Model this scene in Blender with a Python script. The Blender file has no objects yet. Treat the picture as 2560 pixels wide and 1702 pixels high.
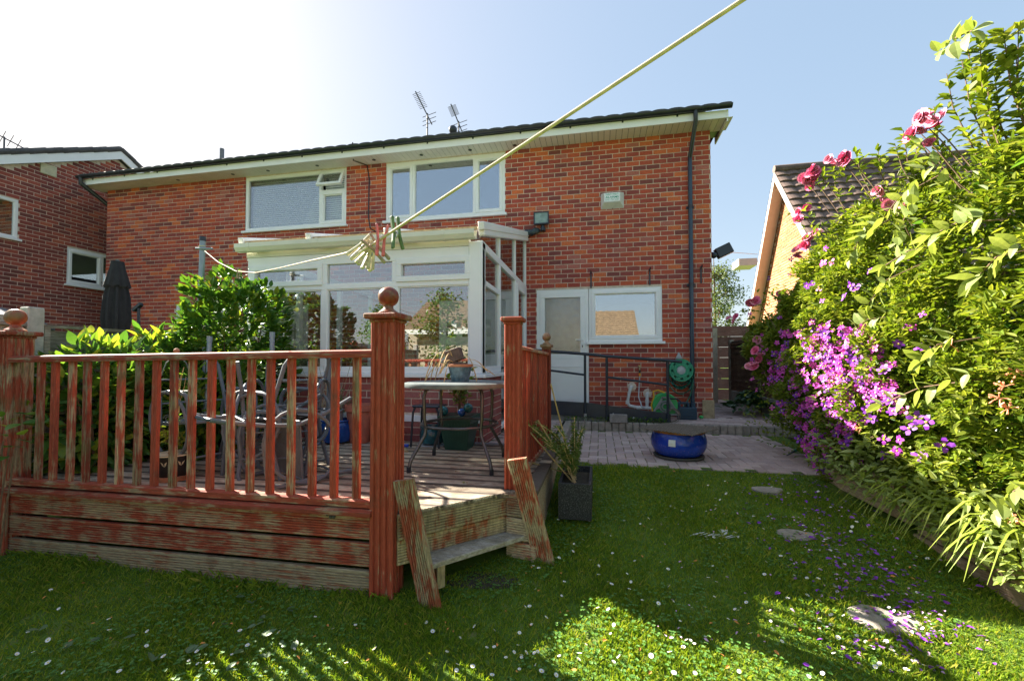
import bpy, math, random
import numpy as np
from mathutils import Vector, Matrix
R=math.radians
scene=bpy.context.scene
col=scene.collection
random.seed(7); rng=np.random.default_rng(11)
# ------------------------------------------------------------------ camera
F=1075.; CXP=1280.; YAW=R(11.5); PIT=R(1.5); CYP=907-F*math.tan(PIT); CAMZ=1.6
cd=bpy.data.cameras.new('camera'); cam=bpy.data.objects.new('camera',cd); col.objects.link(cam)
cam.location=(0,0,CAMZ); cam.rotation_euler=(R(90)+PIT,0,YAW)
cd.sensor_width=36; cd.lens=36*F/2560; cd.shift_y=(CYP-851)/2560; cd.clip_start=.05; cd.clip_end=500
scene.camera=cam
# ------------------------------------------------------------------ sky and sun
SUN_AZ=R(65); SUN_EL=R(33)                       # azimuth measured from +Y towards -X
w=bpy.data.worlds.new('World'); scene.world=w; w.use_nodes=True
wn=w.node_tree; sky=wn.nodes.new('ShaderNodeTexSky'); sky.sky_type='NISHITA'; sky.sun_disc=False
sky.sun_elevation=SUN_EL; sky.sun_rotation=-SUN_AZ; sky.air_density=1.0; sky.dust_density=1.5; sky.ozone_density=2.0
bg=wn.nodes['Background']; bg.inputs['Strength'].default_value=.11
sg=wn.nodes.new('ShaderNodeGamma'); sg.inputs[1].default_value=.28      # softens the contrast of the whole sky evenly
wn.links.new(sky.outputs[0],sg.inputs[0]); hs=wn.nodes.new('ShaderNodeHueSaturation'); hs.inputs['Saturation'].default_value=1.9
wn.links.new(sg.outputs[0],hs.inputs['Color']); wn.links.new(hs.outputs[0],bg.inputs['Color'])
sl=bpy.data.lights.new('sun','SUN'); sl.energy=4.6; sl.angle=R(.5); sl.color=(1,.93,.8)
so=bpy.data.objects.new('sun',sl); col.objects.link(so)
sdir=Vector((-math.sin(SUN_AZ)*math.cos(SUN_EL),math.cos(SUN_AZ)*math.cos(SUN_EL),math.sin(SUN_EL)))
so.rotation_euler=sdir.to_track_quat('Z','Y').to_euler(); so.location=(-8,6,12)
vs=scene.view_settings; vs.view_transform='Standard'; vs.look='None'; vs.gamma=1; vs.exposure=2.55
# ------------------------------------------------------------------ photo pixel -> direction; the distance comes from the plane it touches
def ray(px,py):
    x=(px-CXP)/F; y=-(py-CYP)/F
    fy=math.cos(PIT)-y*math.sin(PIT); fz=math.sin(PIT)+y*math.cos(PIT)
    return x*math.cos(YAW)-fy*math.sin(YAW), x*math.sin(YAW)+fy*math.cos(YAW), fz
def W(px,py,X=None,Y=None,z=None,D=None):
    a,b,c=ray(px,py)
    t=Y/b if Y is not None else X/a if X is not None else (z-CAMZ)/c if z is not None else D
    return Vector((a*t,b*t,CAMZ+c*t))
SC=2560/2358
def V(x,y,**k): return W(x*SC,y*SC,**k)
def inview(p,m=.03):
    x,y,z=p; z-=CAMZ
    xr=x*math.cos(YAW)+y*math.sin(YAW); fy=-x*math.sin(YAW)+y*math.cos(YAW)
    fw=fy*math.cos(PIT)+z*math.sin(PIT); up=-fy*math.sin(PIT)+z*math.cos(PIT)
    if fw<.1: return False
    px=CXP+F*xr/fw; py=CYP-F*up/fw
    return -m*2560<px<2560*(1+m) and -m*1702<py<1702*(1+m)
# ------------------------------------------------------------------ mesh helpers
def tag(o,label=None,cat=None,group=None,kind=None):
    if label: o['label']=label
    if cat: o['category']=cat
    if group: o['group']=group
    if kind: o['kind']=kind
    return o
def setparent(o,p):
    if p is not None:
        o.parent=p; o.matrix_parent_inverse=Matrix.Translation(-Vector(p.location))
def thing(name,loc,label=None,cat=None,group=None,kind=None):
    o=bpy.data.objects.new(name,None); o.empty_display_size=.1; o.location=loc; col.objects.link(o)
    return tag(o,label,cat,group,kind)
def inst(name,mesh,M,parent=None):
    o=bpy.data.objects.new(name,mesh); col.objects.link(o)
    if parent is not None:
        o.parent=parent; o.matrix_parent_inverse=Matrix.Translation(-Vector(parent.location))
    o.matrix_basis=M
    return o
class MB:
    def __init__(s): s.v=[]; s.f=[]
    def add(s,vs,fs):
        n=len(s.v); s.v+= [tuple(x) for x in vs]; s.f+=[tuple(i+n for i in f) for f in fs]; return s
    def box(s,x0,x1,y0,y1,z0,z1):
        return s.add([(x0,y0,z0),(x1,y0,z0),(x1,y1,z0),(x0,y1,z0),(x0,y0,z1),(x1,y0,z1),(x1,y1,z1),(x0,y1,z1)],
            [(0,3,2,1),(4,5,6,7),(0,1,5,4),(1,2,6,5),(2,3,7,6),(3,0,4,7)])
    def bar(s,a,b,w,h,up=(0,0,1)):
        "box beam from a to b, width w sideways, h along up"
        a=Vector(a);b=Vector(b);d=(b-a).normalized();up=Vector(up)
        sd=d.cross(up); sd=sd.normalized() if sd.length>1e-5 else Vector((1,0,0)); u=sd.cross(d).normalized()
        sd*=w/2;u*=h/2
        return s.add([a-sd-u,a+sd-u,a+sd+u,a-sd+u,b-sd-u,b+sd-u,b+sd+u,b-sd+u],[(0,1,2,3),(7,6,5,4),(0,4,5,1),(1,5,6,2),(2,6,7,3),(3,7,4,0)])
    def tube(s,pts,r,n=8,closed=False,caps=True):
        pts=[Vector(p) for p in pts]; m=len(pts); rr=r if isinstance(r,(list,tuple)) else [r]*m
        vs=[];fs=[];prev=None
        for i,p in enumerate(pts):
            if closed: t=pts[(i+1)%m]-pts[i-1]
            else: t=pts[min(i+1,m-1)]-pts[max(i-1,0)]
            t=t.normalized() if t.length>1e-9 else Vector((0,0,1))
            if prev is None:
                a=Vector((0,0,1)) if abs(t.z)<.9 else Vector((1,0,0)); u=t.cross(a).normalized()
            else:
                u=prev-t*prev.dot(t); u=u.normalized() if u.length>1e-6 else t.orthogonal().normalized()
            prev=u; w_=t.cross(u)
            for k in range(n):
                an=2*math.pi*k/n; vs.append(p+(u*math.cos(an)+w_*math.sin(an))*rr[i])
        for i in range(m if closed else m-1):
            j=(i+1)%m
            for k in range(n): fs.append((i*n+k,i*n+(k+1)%n,j*n+(k+1)%n,j*n+k))
        if caps and not closed:
            fs.append(tuple(range(n-1,-1,-1))); fs.append(tuple((m-1)*n+k for k in range(n)))
        return s.add(vs,fs)
    def lathe(s,prof,c,n=24,axis='z'):
        vs=[];fs=[];m=len(prof);c=Vector(c)
        for r,h in prof:
            for k in range(n):
                a=2*math.pi*k/n; x,y=r*math.cos(a),r*math.sin(a)
                vs.append(c+(Vector((x,y,h)) if axis=='z' else Vector((x,-h,y))))
        for i in range(m-1):
            for k in range(n): fs.append((i*n+k,i*n+(k+1)%n,(i+1)*n+(k+1)%n,(i+1)*n+k))
        if prof[0][0]>1e-4: fs.append(tuple(range(n-1,-1,-1)))
        if prof[-1][0]>1e-4: fs.append(tuple((m-1)*n+k for k in range(n)))
        return s.add(vs,fs)
    def sphere(s,c,r,n=16,m=10,sc=(1,1,1)):
        c=Vector(c);vs=[];fs=[]
        for i in range(m+1):
            th=math.pi*i/m
            for k in range(n):
                a=2*math.pi*k/n; vs.append(c+Vector((math.sin(th)*math.cos(a)*sc[0],math.sin(th)*math.sin(a)*sc[1],math.cos(th)*sc[2]))*r)
        for i in range(m):
            for k in range(n): fs.append((i*n+k,(i+1)*n+k,(i+1)*n+(k+1)%n,i*n+(k+1)%n))
        return s.add(vs,fs)
    def prism(s,prof,o,A,B,E,skew=None):
        "profile (a,b) in plane o+aA+bB, extruded by E"
        o=Vector(o);A=Vector(A);B=Vector(B);E=Vector(E);n=len(prof)
        p0=[o+A*a+B*b for a,b in prof]; p1=[p+E for p in p0]
        if skew: p1=[skew(p) for p in p1]
        fs=[(i,(i+1)%n,n+(i+1)%n,n+i) for i in range(n)]+[tuple(range(n-1,-1,-1)),tuple(range(n,2*n))]
        return s.add(p0+p1,fs)
    def quad(s,a,b,c,d): return s.add([a,b,c,d],[(0,1,2,3)])
    def xf(s,M):
        s.v=[tuple(M@Vector(p)) for p in s.v]; return s
    def build(s,name,mat,parent=None,smooth=False,bevel=0,kind=None):
        v=np.array(s.v,dtype=float); lo=v.min(0);hi=v.max(0); c=Vector(((lo[0]+hi[0])/2,(lo[1]+hi[1])/2,lo[2]))
        me=bpy.data.meshes.new(name); me.from_pydata((v-np.array(c)).tolist(),[],s.f); me.materials.append(mat)
        if smooth:
            me.polygons.foreach_set('use_smooth',[True]*len(me.polygons)); 
            try: me.set_sharp_from_angle(angle=R(40))
            except Exception: pass
        me.update(); o=bpy.data.objects.new(name,me); o.location=c; col.objects.link(o); setparent(o,parent)
        if bevel:
            b=o.modifiers.new('bevel','BEVEL'); b.width=bevel; b.segments=1; b.limit_method='ANGLE'; b.angle_limit=R(50)
        if kind: o['kind']=kind
        return o
def npmesh(name,v,f,mat,parent=None,kind=None,smooth=False):
    me=bpy.data.meshes.new(name); me.from_pydata(v.tolist(),[],f if isinstance(f,list) else f.tolist()); me.materials.append(mat)
    if smooth: me.polygons.foreach_set('use_smooth',[True]*len(me.polygons))
    o=bpy.data.objects.new(name,me); col.objects.link(o); setparent(o,parent)
    if kind: o['kind']=kind
    return o
def leafverts(P,Dr,Nn,L,Wd,fold=.25,droop=.15):
    "six-vertex leaves: two quads each, folded along the midrib"
    P=np.asarray(P);Dr=Dr/np.linalg.norm(Dr,axis=1,keepdims=True)
    S=np.cross(Dr,Nn); S/=np.linalg.norm(S,axis=1,keepdims=True)+1e-9; N=np.cross(S,Dr)
    L=L[:,None];Wd=Wd[:,None]
    b=P; t=P+Dr*L-N*L*droop
    l1=P+Dr*L*.3+S*Wd*.5+N*Wd*fold; l2=P+Dr*L*.68+S*Wd*.38+N*(Wd*fold*.7-L*droop*.4)
    r1=P+Dr*L*.3-S*Wd*.5+N*Wd*fold; r2=P+Dr*L*.68-S*Wd*.38+N*(Wd*fold*.7-L*droop*.4)
    v=np.stack([b,l1,l2,t,r2,r1],1).reshape(-1,3); n=len(P); i=np.arange(n)[:,None]*6
    f=np.concatenate([i+np.array([[0,1,2,3]]),i+np.array([[0,3,4,5]])],0)
    return v,f
def leafverts_fine(P,Dr,Nn,L,Wd,fold=.25,droop=.15):
    "fourteen-vertex leaves with a rounded outline"
    P=np.asarray(P);Dr=Dr/np.linalg.norm(Dr,axis=1,keepdims=True)
    S=np.cross(Dr,Nn); S/=np.linalg.norm(S,axis=1,keepdims=True)+1e-9; N=np.cross(S,Dr); L=L[:,None];Wd=Wd[:,None]
    st=[0,.14,.34,.58,.82,1.]; wd=[0,.34,.5,.44,.24,0]; cols=[]
    mid=[P+Dr*L*t-N*L*droop*t*t for t in st]
    for k in range(6): cols.append(mid[k])
    for sg in (1,-1):
        for k in range(1,5): cols.append(mid[k]+S*Wd*wd[k]*sg+N*Wd*wd[k]*fold)
    v=np.stack(cols,1).reshape(-1,3); n=len(P); F=[]
    for i in range(n):
        o=i*14
        for b in (6,10):
            a=[(0,b,1),(1,b,b+1,2),(2,b+1,b+2,3),(3,b+2,b+3,4),(4,b+3,5)]
            F+=[tuple(o+x for x in (q if b==6 else q[::-1])) for q in a]
    return v,F
def randunit(n):
    a=rng.normal(size=(n,3)); return a/np.linalg.norm(a,axis=1,keepdims=True)
def foliage(name,P,out,mat,parent,L=(.05,.08),wr=.5,up=.3,jit=.8,droop=.15,kind='stuff',fold=.25,fine=False):
    n=len(P); D=out+randunit(n)*jit+np.array([0,0,up]); N=np.array([0,0,1.])+out*.5+randunit(n)*.5
    l=rng.uniform(L[0],L[1],n)
    v,f=(leafverts_fine if fine else leafverts)(P,D,N,l,l*wr*rng.uniform(.8,1.2,n),fold,droop)
    return npmesh(name,v,f,mat,parent,kind)
# ------------------------------------------------------------------ materials
def newmat(name,colr=(.5,.5,.5),rough=.6,metal=0,spec=.5,**kw):
    m=bpy.data.materials.new(name); m.use_nodes=True; b=m.node_tree.nodes['Principled BSDF']
    b.inputs['Base Color'].default_value=(*colr,1); b.inputs['Roughness'].default_value=rough; b.inputs['Metallic'].default_value=metal
    b.inputs['Specular IOR Level'].default_value=spec
    for k,x in kw.items(): b.inputs[k].default_value=x
    return m,m.node_tree,b
def nd(nt,t,**kw):
    n=nt.nodes.new('ShaderNode'+t)
    for k,x in kw.items():
        if k.startswith('_'): setattr(n,k[1:],x)
        else: n.inputs[k].default_value=x
    return n
def pos(nt,scale=(1,1,1)):
    g=nd(nt,'NewGeometry'); mp=nd(nt,'Mapping',Scale=scale); nt.links.new(g.outputs['Position'],mp.inputs['Vector']); return mp.outputs[0]
def noise(nt,vec,sc=5,det=4,rough=.6,dist=0):
    n=nd(nt,'TexNoise',Scale=sc,Detail=det,Roughness=rough,Distortion=dist); nt.links.new(vec,n.inputs['Vector']); return n.outputs['Fac']
def ramp(nt,fac,stops,interp='LINEAR'):
    r=nd(nt,'ValToRGB'); cr=r.color_ramp; cr.interpolation=interp
    while len(cr.elements)<len(stops): cr.elements.new(.5)
    for e,(p,c) in zip(cr.elements,stops):
        e.position=p; e.color=(*c,1) if isinstance(c,(tuple,list)) else (c,c,c,1)
    nt.links.new(fac,r.inputs[0]); return r.outputs[0]
def mix(nt,fac,a,b,mode='MIX'):
    n=nd(nt,'Mix',_data_type='RGBA',_blend_type=mode)
    for s,i in ((fac,0),(a,6),(b,7)):
        if hasattr(s,'is_output'): nt.links.new(s,n.inputs[i])
        elif i==0: n.inputs[0].default_value=s
        else: n.inputs[i].default_value=(*s,1)
    return n.outputs[2]
def bump(nt,b,h,st=.3,dist=.01):
    n=nd(nt,'Bump',Strength=st,Distance=dist); nt.links.new(h,n.inputs['Height']); nt.links.new(n.outputs[0],b.inputs['Normal'])
def plain(name,c,rough=.5,var=.25,sc=12,metal=0,spec=.5,bmp=0):
    m,nt,b=newmat(name,c,rough,metal,spec); v=pos(nt); n=noise(nt,v,sc,5)
    nt.links.new(ramp(nt,n,[(.3,tuple(x*(1-var) for x in c)),(.7,tuple(min(1,x*(1+var)) for x in c))]),b.inputs['Base Color'])
    if bmp: bump(nt,b,noise(nt,v,sc*6,3),bmp)
    return m
def brickmat(name,per_object,stops):
    m,nt,b=newmat(name,rough=.85,spec=.25)
    if per_object: r=nd(nt,'ObjectInfo').outputs['Random']
    else: r=nd(nt,'NewGeometry').outputs['Random Per Island']
    c=ramp(nt,r,stops,'CONSTANT'); v=pos(nt)
    n1=noise(nt,v,55,4); c=mix(nt,ramp(nt,n1,[(.35,0.),(.75,.55)]),c,tuple(x*.45 for x in stops[0][1]))
    n2=noise(nt,pos(nt,(4,4,14)),3,4); c=mix(nt,ramp(nt,n2,[(.55,0.),(.85,.35)]),c,(.42,.25,.19))
    n3=noise(nt,v,.6,3); c=mix(nt,ramp(nt,n3,[(.4,.0),(.75,.25)]),c,(.24,.075,.06))
    nt.links.new(c,b.inputs['Base Color']); bump(nt,b,noise(nt,v,160,3),.35,.004); return m
BR=[(0,(.42,.08,.055)),(.2,(.54,.098,.05)),(.40,(.64,.125,.052)),(.52,(.31,.07,.06)),(.66,(.48,.095,.065)),(.78,(.74,.18,.06)),(.87,(.22,.065,.06)),(.94,(.52,.17,.13))]
brick_s=brickmat('brick_red',False,BR); brick_o=brickmat('brick_red_single',True,BR)
BL=[(0,(.30,.075,.06)),(.3,(.38,.09,.065)),(.5,(.23,.06,.055)),(.7,(.44,.105,.07)),(.85,(.52,.14,.08)),(.93,(.18,.06,.055))]
brickL_s=brickmat('brick_dark',False,BL); brickL_o=brickmat('brick_dark_single',True,BL)
BC=[(0,(.36,.10,.09)),(.3,(.42,.12,.10)),(.6,(.33,.11,.11)),(.8,(.45,.17,.15))]
brickC_s=brickmat('brick_pink_red',False,BC); brickC_o=brickmat('brick_pink_red_single',True,BC)
BO=[(0,(.36,.14,.055)),(.3,(.42,.17,.065)),(.6,(.33,.13,.05)),(.8,(.46,.20,.08))]
brickO_s=brickmat('brick_orange',False,BO)
mortar=plain('mortar',(.66,.54,.44),.95,.2,20,bmp=.3)
upvc=plain('white_upvc',(.86,.85,.84),.35,.04,3)
upvc_old=plain('cream_upvc',(.74,.72,.60),.4,.07,3)
black_pl=plain('black_plastic',(.018,.022,.03),.28,.3,6)
navy=plain('navy_paint',(.018,.026,.042),.35,.3,8)
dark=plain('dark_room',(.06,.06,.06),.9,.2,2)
def glassmat(name,fac,tint=(1,1,1),rough=0.0,bumpy=0,bsc=22):
    m=bpy.data.materials.new(name); m.use_nodes=True; nt=m.node_tree; nt.nodes.remove(nt.nodes['Principled BSDF'])
    out=nt.nodes['Material Output']; tr=nd(nt,'BsdfTransparent',Color=(*tint,1)); gl=nd(nt,'BsdfGlossy',Roughness=rough)
    fr=nd(nt,'LayerWeight',Blend=.35); mr=nd(nt,'MapRange'); mr.inputs['To Min'].default_value=fac; mr.inputs['To Max'].default_value=min(1,fac+.6)
    mx=nd(nt,'MixShader'); nt.links.new(fr.outputs['Fresnel'],mr.inputs[0]); nt.links.new(mr.outputs[0],mx.inputs[0]); nt.links.new(tr.outputs[0],mx.inputs[1]); nt.links.new(gl.outputs[0],mx.inputs[2]); nt.links.new(mx.outputs[0],out.inputs[0])
    n=noise(nt,pos(nt),1.2 if not bumpy else bsc,2); bp=nd(nt,'Bump',Strength=.02 if not bumpy else bumpy,Distance=.02); nt.links.new(n,bp.inputs['Height']); nt.links.new(bp.outputs[0],gl.inputs['Normal'])
    return m
glass_win=glassmat('window_glass',.45,(.75,.85,.9)); glass_con=glassmat('conservatory_glass',.22,(.9,.95,.95))
glass_obs=glassmat('obscure_glass',.12,(.85,.88,.88),.2,.2,14); glass_lo=glassmat('blind_window_glass',.10,(.95,.97,.97))
GV=(70,70,5); GH=(5,70,70); GY=(70,5,70)
RED=(.38,.07,.036); BARE=(.44,.30,.18)
def woodmat2(name,paint,bare,sc,cover,rough=.75,dirt=(.06,.05,.035),moss=None,joint=0):
    m,nt,b=newmat(name,rough=rough,spec=.3); v=pos(nt,sc); v1=pos(nt)
    n1=noise(nt,v,1,6,.7,.3); n2=noise(nt,v1,5.5,3); n3=noise(nt,v,2.7,5,.7)
    a=nd(nt,'Math',_operation='MULTIPLY_ADD'); nt.links.new(n1,a.inputs[0]); a.inputs[1].default_value=.6
    h=nd(nt,'Math',_operation='MULTIPLY'); nt.links.new(n2,h.inputs[0]); h.inputs[1].default_value=.4; nt.links.new(h.outputs[0],a.inputs[2])
    g=ramp(nt,n3,[(.32,0.),(.68,1.)])
    pa=mix(nt,g,tuple(x*.6 for x in paint),tuple(min(1,x*1.3) for x in paint)); ba=mix(nt,g,tuple(x*.5 for x in bare),tuple(min(1,x*1.35) for x in bare))
    c=mix(nt,ramp(nt,a.outputs[0],[(cover-.03,0.),(cover+.04,1.)]),pa,ba)
    n4=noise(nt,v1,7,5,.7); c=mix(nt,ramp(nt,n4,[(.56,0.),(.78,.65)]),c,dirt)
    oi=nd(nt,'ObjectInfo'); c=mix(nt,1.,c,ramp(nt,oi.outputs['Random'],[(0,.62),(.5,.95),(1,1.18)]),'MULTIPLY')
    if moss: c=mix(nt,ramp(nt,noise(nt,v1,4,4),[(.55,0.),(.7,.6)]),c,moss)
    if joint:      # dirt packed along both edges of each board
        tc_=nd(nt,'TexCoord'); sx_=nd(nt,'SeparateXYZ'); nt.links.new(tc_.outputs['Object'],sx_.inputs[0]); ab=nd(nt,'Math',_operation='ABSOLUTE'); nt.links.new(sx_.outputs[1],ab.inputs[0])
        dv_=nd(nt,'Math',_operation='DIVIDE'); nt.links.new(ab.outputs[0],dv_.inputs[0]); dv_.inputs[1].default_value=joint
        jm=ramp(nt,dv_.outputs[0],[(.66,0.),(.86,.85)]); gr=nd(nt,'Math',_operation='FRACT'); ml=nd(nt,'Math',_operation='MULTIPLY'); ml.inputs[1].default_value=3.5; nt.links.new(dv_.outputs[0],ml.inputs[0]); nt.links.new(ml.outputs[0],gr.inputs[0])
        c=mix(nt,ramp(nt,gr.outputs[0],[(.0,.0),(.34,.0),(.5,.45),(.66,.0)]),c,(.09,.065,.05)); c=mix(nt,jm,c,(.05,.035,.03))
    nt.links.new(c,b.inputs['Base Color']); bump(nt,b,n3,.5,.006); return m
red_v=woodmat2('red_stained_wood_upright',RED,BARE,GV,.59); red_vw=woodmat2('red_worn_wood_upright',RED,BARE,GV,.515,moss=(.13,.13,.05))
red_h=woodmat2('red_stained_wood_level',RED,BARE,GH,.54); red_hw=woodmat2('red_worn_wood_level',RED,BARE,GH,.505)
bare_h=woodmat2('weathered_board',(.36,.13,.07),(.46,.36,.23),GH,.44); deck_m=woodmat2('deck_board_wood',(.34,.24,.17),(.56,.47,.36),GH,.47,dirt=(.12,.085,.07),joint=.069)
step_m=woodmat2('step_wood',(.33,.09,.04),(.42,.33,.19),(18,18,4),.45,moss=(.16,.15,.05)); grey_wood=woodmat2('grey_tread_wood',(.3,.26,.2),(.38,.34,.29),(6,20,30),.5)
fence_br=woodmat2('brown_fence_wood',(.15,.075,.05),(.26,.16,.11),GY,.55); fence_gr=woodmat2('grey_fence_wood',(.26,.22,.18),(.38,.34,.28),GY,.5,moss=(.14,.15,.06))
sleeper_m=woodmat2('sleeper_wood',(.36,.24,.16),(.46,.34,.23),GY,.5)
concrete=plain('concrete',(.42,.41,.37),.9,.2,25,bmp=.4)
tile_dk=plain('dark_roof_tile',(.075,.07,.07),.8,.35,6,bmp=.2); tile_br=plain('brown_roof_tile',(.15,.10,.08),.85,.35,5); tile_tan=plain('tan_roof_tile',(.20,.14,.085),.85,.3,5)
def leafmat(name,stops,trans=.4,rough=.45):
    m,nt,b=newmat(name,rough=rough,spec=.35); g=nd(nt,'NewGeometry'); c=ramp(nt,g.outputs['Random Per Island'],stops)
    n=noise(nt,pos(nt),2.5,3); c=mix(nt,ramp(nt,n,[(.35,0.),(.7,.35)]),c,stops[0][1])
    nt.links.new(c,b.inputs['Base Color']); t=nd(nt,'BsdfTranslucent'); bc=mix(nt,1.,c,(1.25,1.2,.5),'MULTIPLY'); nt.links.new(bc,t.inputs[0])
    mx=nd(nt,'MixShader',Fac=trans); nt.links.new(b.outputs[0],mx.inputs[1]); nt.links.new(t.outputs[0],mx.inputs[2]); nt.links.new(mx.outputs[0],nt.nodes['Material Output'].inputs[0]); return m
leaf_hedge=leafmat('hedge_leaf',[(0,(.09,.15,.016)),(.4,(.18,.25,.024)),(.75,(.26,.31,.036)),(1,(.36,.38,.09))])
leaf_big=leafmat('honeysuckle_leaf',[(0,(.24,.31,.09)),(.6,(.33,.40,.13)),(1,(.42,.47,.2))])
leaf_dk=leafmat('laurel_leaf',[(0,(.05,.13,.03)),(.45,(.10,.22,.035)),(.75,(.20,.32,.05)),(1,(.46,.48,.05))],.45,.3)
leaf_cam=leafmat('camellia_leaf',[(0,(.045,.12,.02)),(.5,(.08,.19,.028)),(.85,(.15,.26,.03)),(1,(.36,.37,.05))],.35,.28)
leaf_tree=leafmat('tree_leaf',[(0,(.08,.12,.05)),(1,(.18,.22,.10))])
grass_m=leafmat('grass_blade',[(0,(.12,.22,.02)),(.35,(.21,.33,.025)),(.75,(.33,.42,.035)),(1,(.52,.48,.10))],.45,.6)
clover_m=leafmat('clover_leaf',[(0,(.08,.20,.035)),(.6,(.12,.26,.05)),(1,(.18,.31,.08))],.3,.5)
strap_m=leafmat('strap_leaf',[(0,(.24,.33,.03)),(1,(.42,.46,.08))])
# ================================================================== levels
HW=7.616; UPZ=.69; LPZ=.57; DK=.72; EV=5.49
def lz(y):
    return float(np.interp(y,[-4,1,2.4,4.45,30],[-.02,.08,.22,.56,.565]))
BLEN=.225; BH=.0827
def brick_wall(parent,wname,O,U,N,u0,u1,z0,z1,holes,ms,mo,mm,nsep=300,seed=1,top=None,skipmortar=False,reveal=.07,zh=BH,bl=BLEN):
    "a mortar wall with openings; each brick its own box: the nearest nsep as objects, the rest joined"
    rd=random.Random(seed); O=Vector(O);U=Vector(U);N=Vector(N)
    P=lambda u,z,n:(O+U*u+N*n)+Vector((0,0,z))
    us=sorted({u0,u1,*[h[k] for h in holes for k in (0,1) if u0<h[k]<u1]}); zs=sorted({z0,z1,*[h[k] for h in holes for k in (2,3) if z0<h[k]<z1]})
    toppts=sorted(top[2:],key=lambda q:q[0]) if top else None   # top: two foot points, then the roof line
    mb=MB()
    if top is None:
        for a,b in zip(us,us[1:]):
            for c,d in zip(zs,zs[1:]):
                if any(h[0]<=a+1e-6 and b<=h[1]+1e-6 and h[2]<=c+1e-6 and d<=h[3]+1e-6 for h in holes): continue
                mb.quad(P(a,c,-.005),P(b,c,-.005),P(b,d,-.005),P(a,d,-.005))
    else:
        tf=lambda q: float(np.interp(q,[t[0] for t in toppts],[t[1] for t in toppts]))
        for a,b in zip(*(lambda l:(l,l[1:]))(sorted({u0,u1,*[t[0] for t in toppts],*[h[k] for h in holes for k in (0,1) if u0<h[k]<u1]}))):
            lo=z0
            for h in sorted([h for h in holes if h[0]<=a+1e-6 and b<=h[1]+1e-6],key=lambda h:h[2]):
                mb.quad(P(a,lo,-.005),P(b,lo,-.005),P(b,h[2],-.005),P(a,h[2],-.005)); lo=h[3]
            mb.quad(P(a,lo,-.005),P(b,lo,-.005),P(b,tf(b),-.005),P(a,tf(a),-.005))
    for h in holes:
        a,b,c,d=max(h[0],u0),min(h[1],u1),max(h[2],z0),min(h[3],z1); r=-.005-reveal
        mb.quad(P(a,c,-.005),P(b,c,-.005),P(b,c,r),P(a,c,r)); mb.quad(P(a,d,-.005),P(a,d,r),P(b,d,r),P(b,d,-.005))
        mb.quad(P(a,c,-.005),P(a,c,r),P(a,d,r),P(a,d,-.005)); mb.quad(P(b,c,-.005),P(b,d,-.005),P(b,d,r),P(b,c,r))
    wall=mb.build(wname,mm,parent)
    g=.0125; full=[]; stuff=MB()
    def bx(m,a,b,c,d,n):
        m.add([P(a,c,-.03),P(b,c,-.03),P(b,d,-.03),P(a,d,-.03),P(a,c,n),P(b,c,n),P(b,d,n),P(a,d,n)],[(4,5,6,7),(0,1,5,4),(1,2,6,5),(2,3,7,6),(3,0,4,7)])
    j=0; z=z0
    while z<z1-.02:
        zb=min(z+zh-g,z1); x=u0-(bl/2 if j%2 else 0)
        while x<u1:
            segs=[(max(x,u0),min(x+bl-g,u1))]
            for h in holes:
                if h[2]<(z+zb)/2<h[3]:
                    ns=[]
                    for a,b in segs:
                        if b<=h[0] or a>=h[1]: ns.append((a,b))
                        else:
                            if a<h[0]: ns.append((a,h[0]))
                            if b>h[1]: ns.append((h[1],b))
                    segs=ns
            for a,b in segs:
                if b-a<.03: continue
                if top is not None:
                    zt=np.interp((a+b)/2,[q[0] for q in toppts],[q[1] for q in toppts])
                    if zb>zt: continue
                n=rd.uniform(-.0015,.003)
                if abs((b-a)-(bl-g))<1e-4 and abs(zb-z-(zh-g))<1e-4: full.append((a,z,n))
                else: bx(stuff,a,b,z,zb,n)
            x+=bl
        z+=zh; j+=1
    cp=Vector((0,0,CAMZ)); full.sort(key=lambda q:(P(q[0],q[1],0)-cp).length if inview(P(q[0]+.1,q[1]+.03,0),-.005) else 1e3)
    m0=MB(); Z=Vector((0,0,0)); m0.add([Z-N*.03,U*(bl-g)-N*.03,U*(bl-g)-N*.03+Vector((0,0,zh-g)),Vector((0,0,zh-g))-N*.03,Z,U*(bl-g),U*(bl-g)+Vector((0,0,zh-g)),Vector((0,0,zh-g))],[(4,5,6,7),(0,1,5,4),(1,2,6,5),(2,3,7,6),(3,0,4,7)])
    me=bpy.data.meshes.new('brick'); me.from_pydata([tuple(q) for q in m0.v],[],m0.f); me.materials.append(mo)
    for a,zz,n in full[:nsep]:
        p=P(a,zz,n); inst('brick',me,Matrix.Translation(p),wall)
    for a,zz,n in full[nsep:]: bx(stuff,a,a+bl-g,zz,zz+zh-g,n)
    if stuff.v: stuff.build('brickwork',ms,wall,kind='stuff')
    return wall
def frame_rect(mb,P,a,b,c,d,w,n0,n1):
    "rectangular frame with members of width w, from depth n0 (back) to n1 (front)"
    for (u0,u1,z0,z1) in ((a,b,c,c+w),(a,b,d-w,d),(a,a+w,c+w,d-w),(b-w,b,c+w,d-w)):
        q=[P(u,z,n) for n in (n0,n1) for u,z in ((u0,z0),(u1,z0),(u1,z1),(u0,z1))]
        mb.add(q,[(3,2,1,0),(4,5,6,7),(0,1,5,4),(1,2,6,5),(2,3,7,6),(3,0,4,7)])
def fbox(P,u0,u1,z0,z1,n0,n1,mb=None):
    mb=mb or MB(); q=[P(u,z,n) for n in (n0,n1) for u,z in ((u0,z0),(u1,z0),(u1,z1),(u0,z1))]
    return mb.add(q,[(3,2,1,0),(4,5,6,7),(0,1,5,4),(1,2,6,5),(2,3,7,6),(3,0,4,7)])
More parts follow.
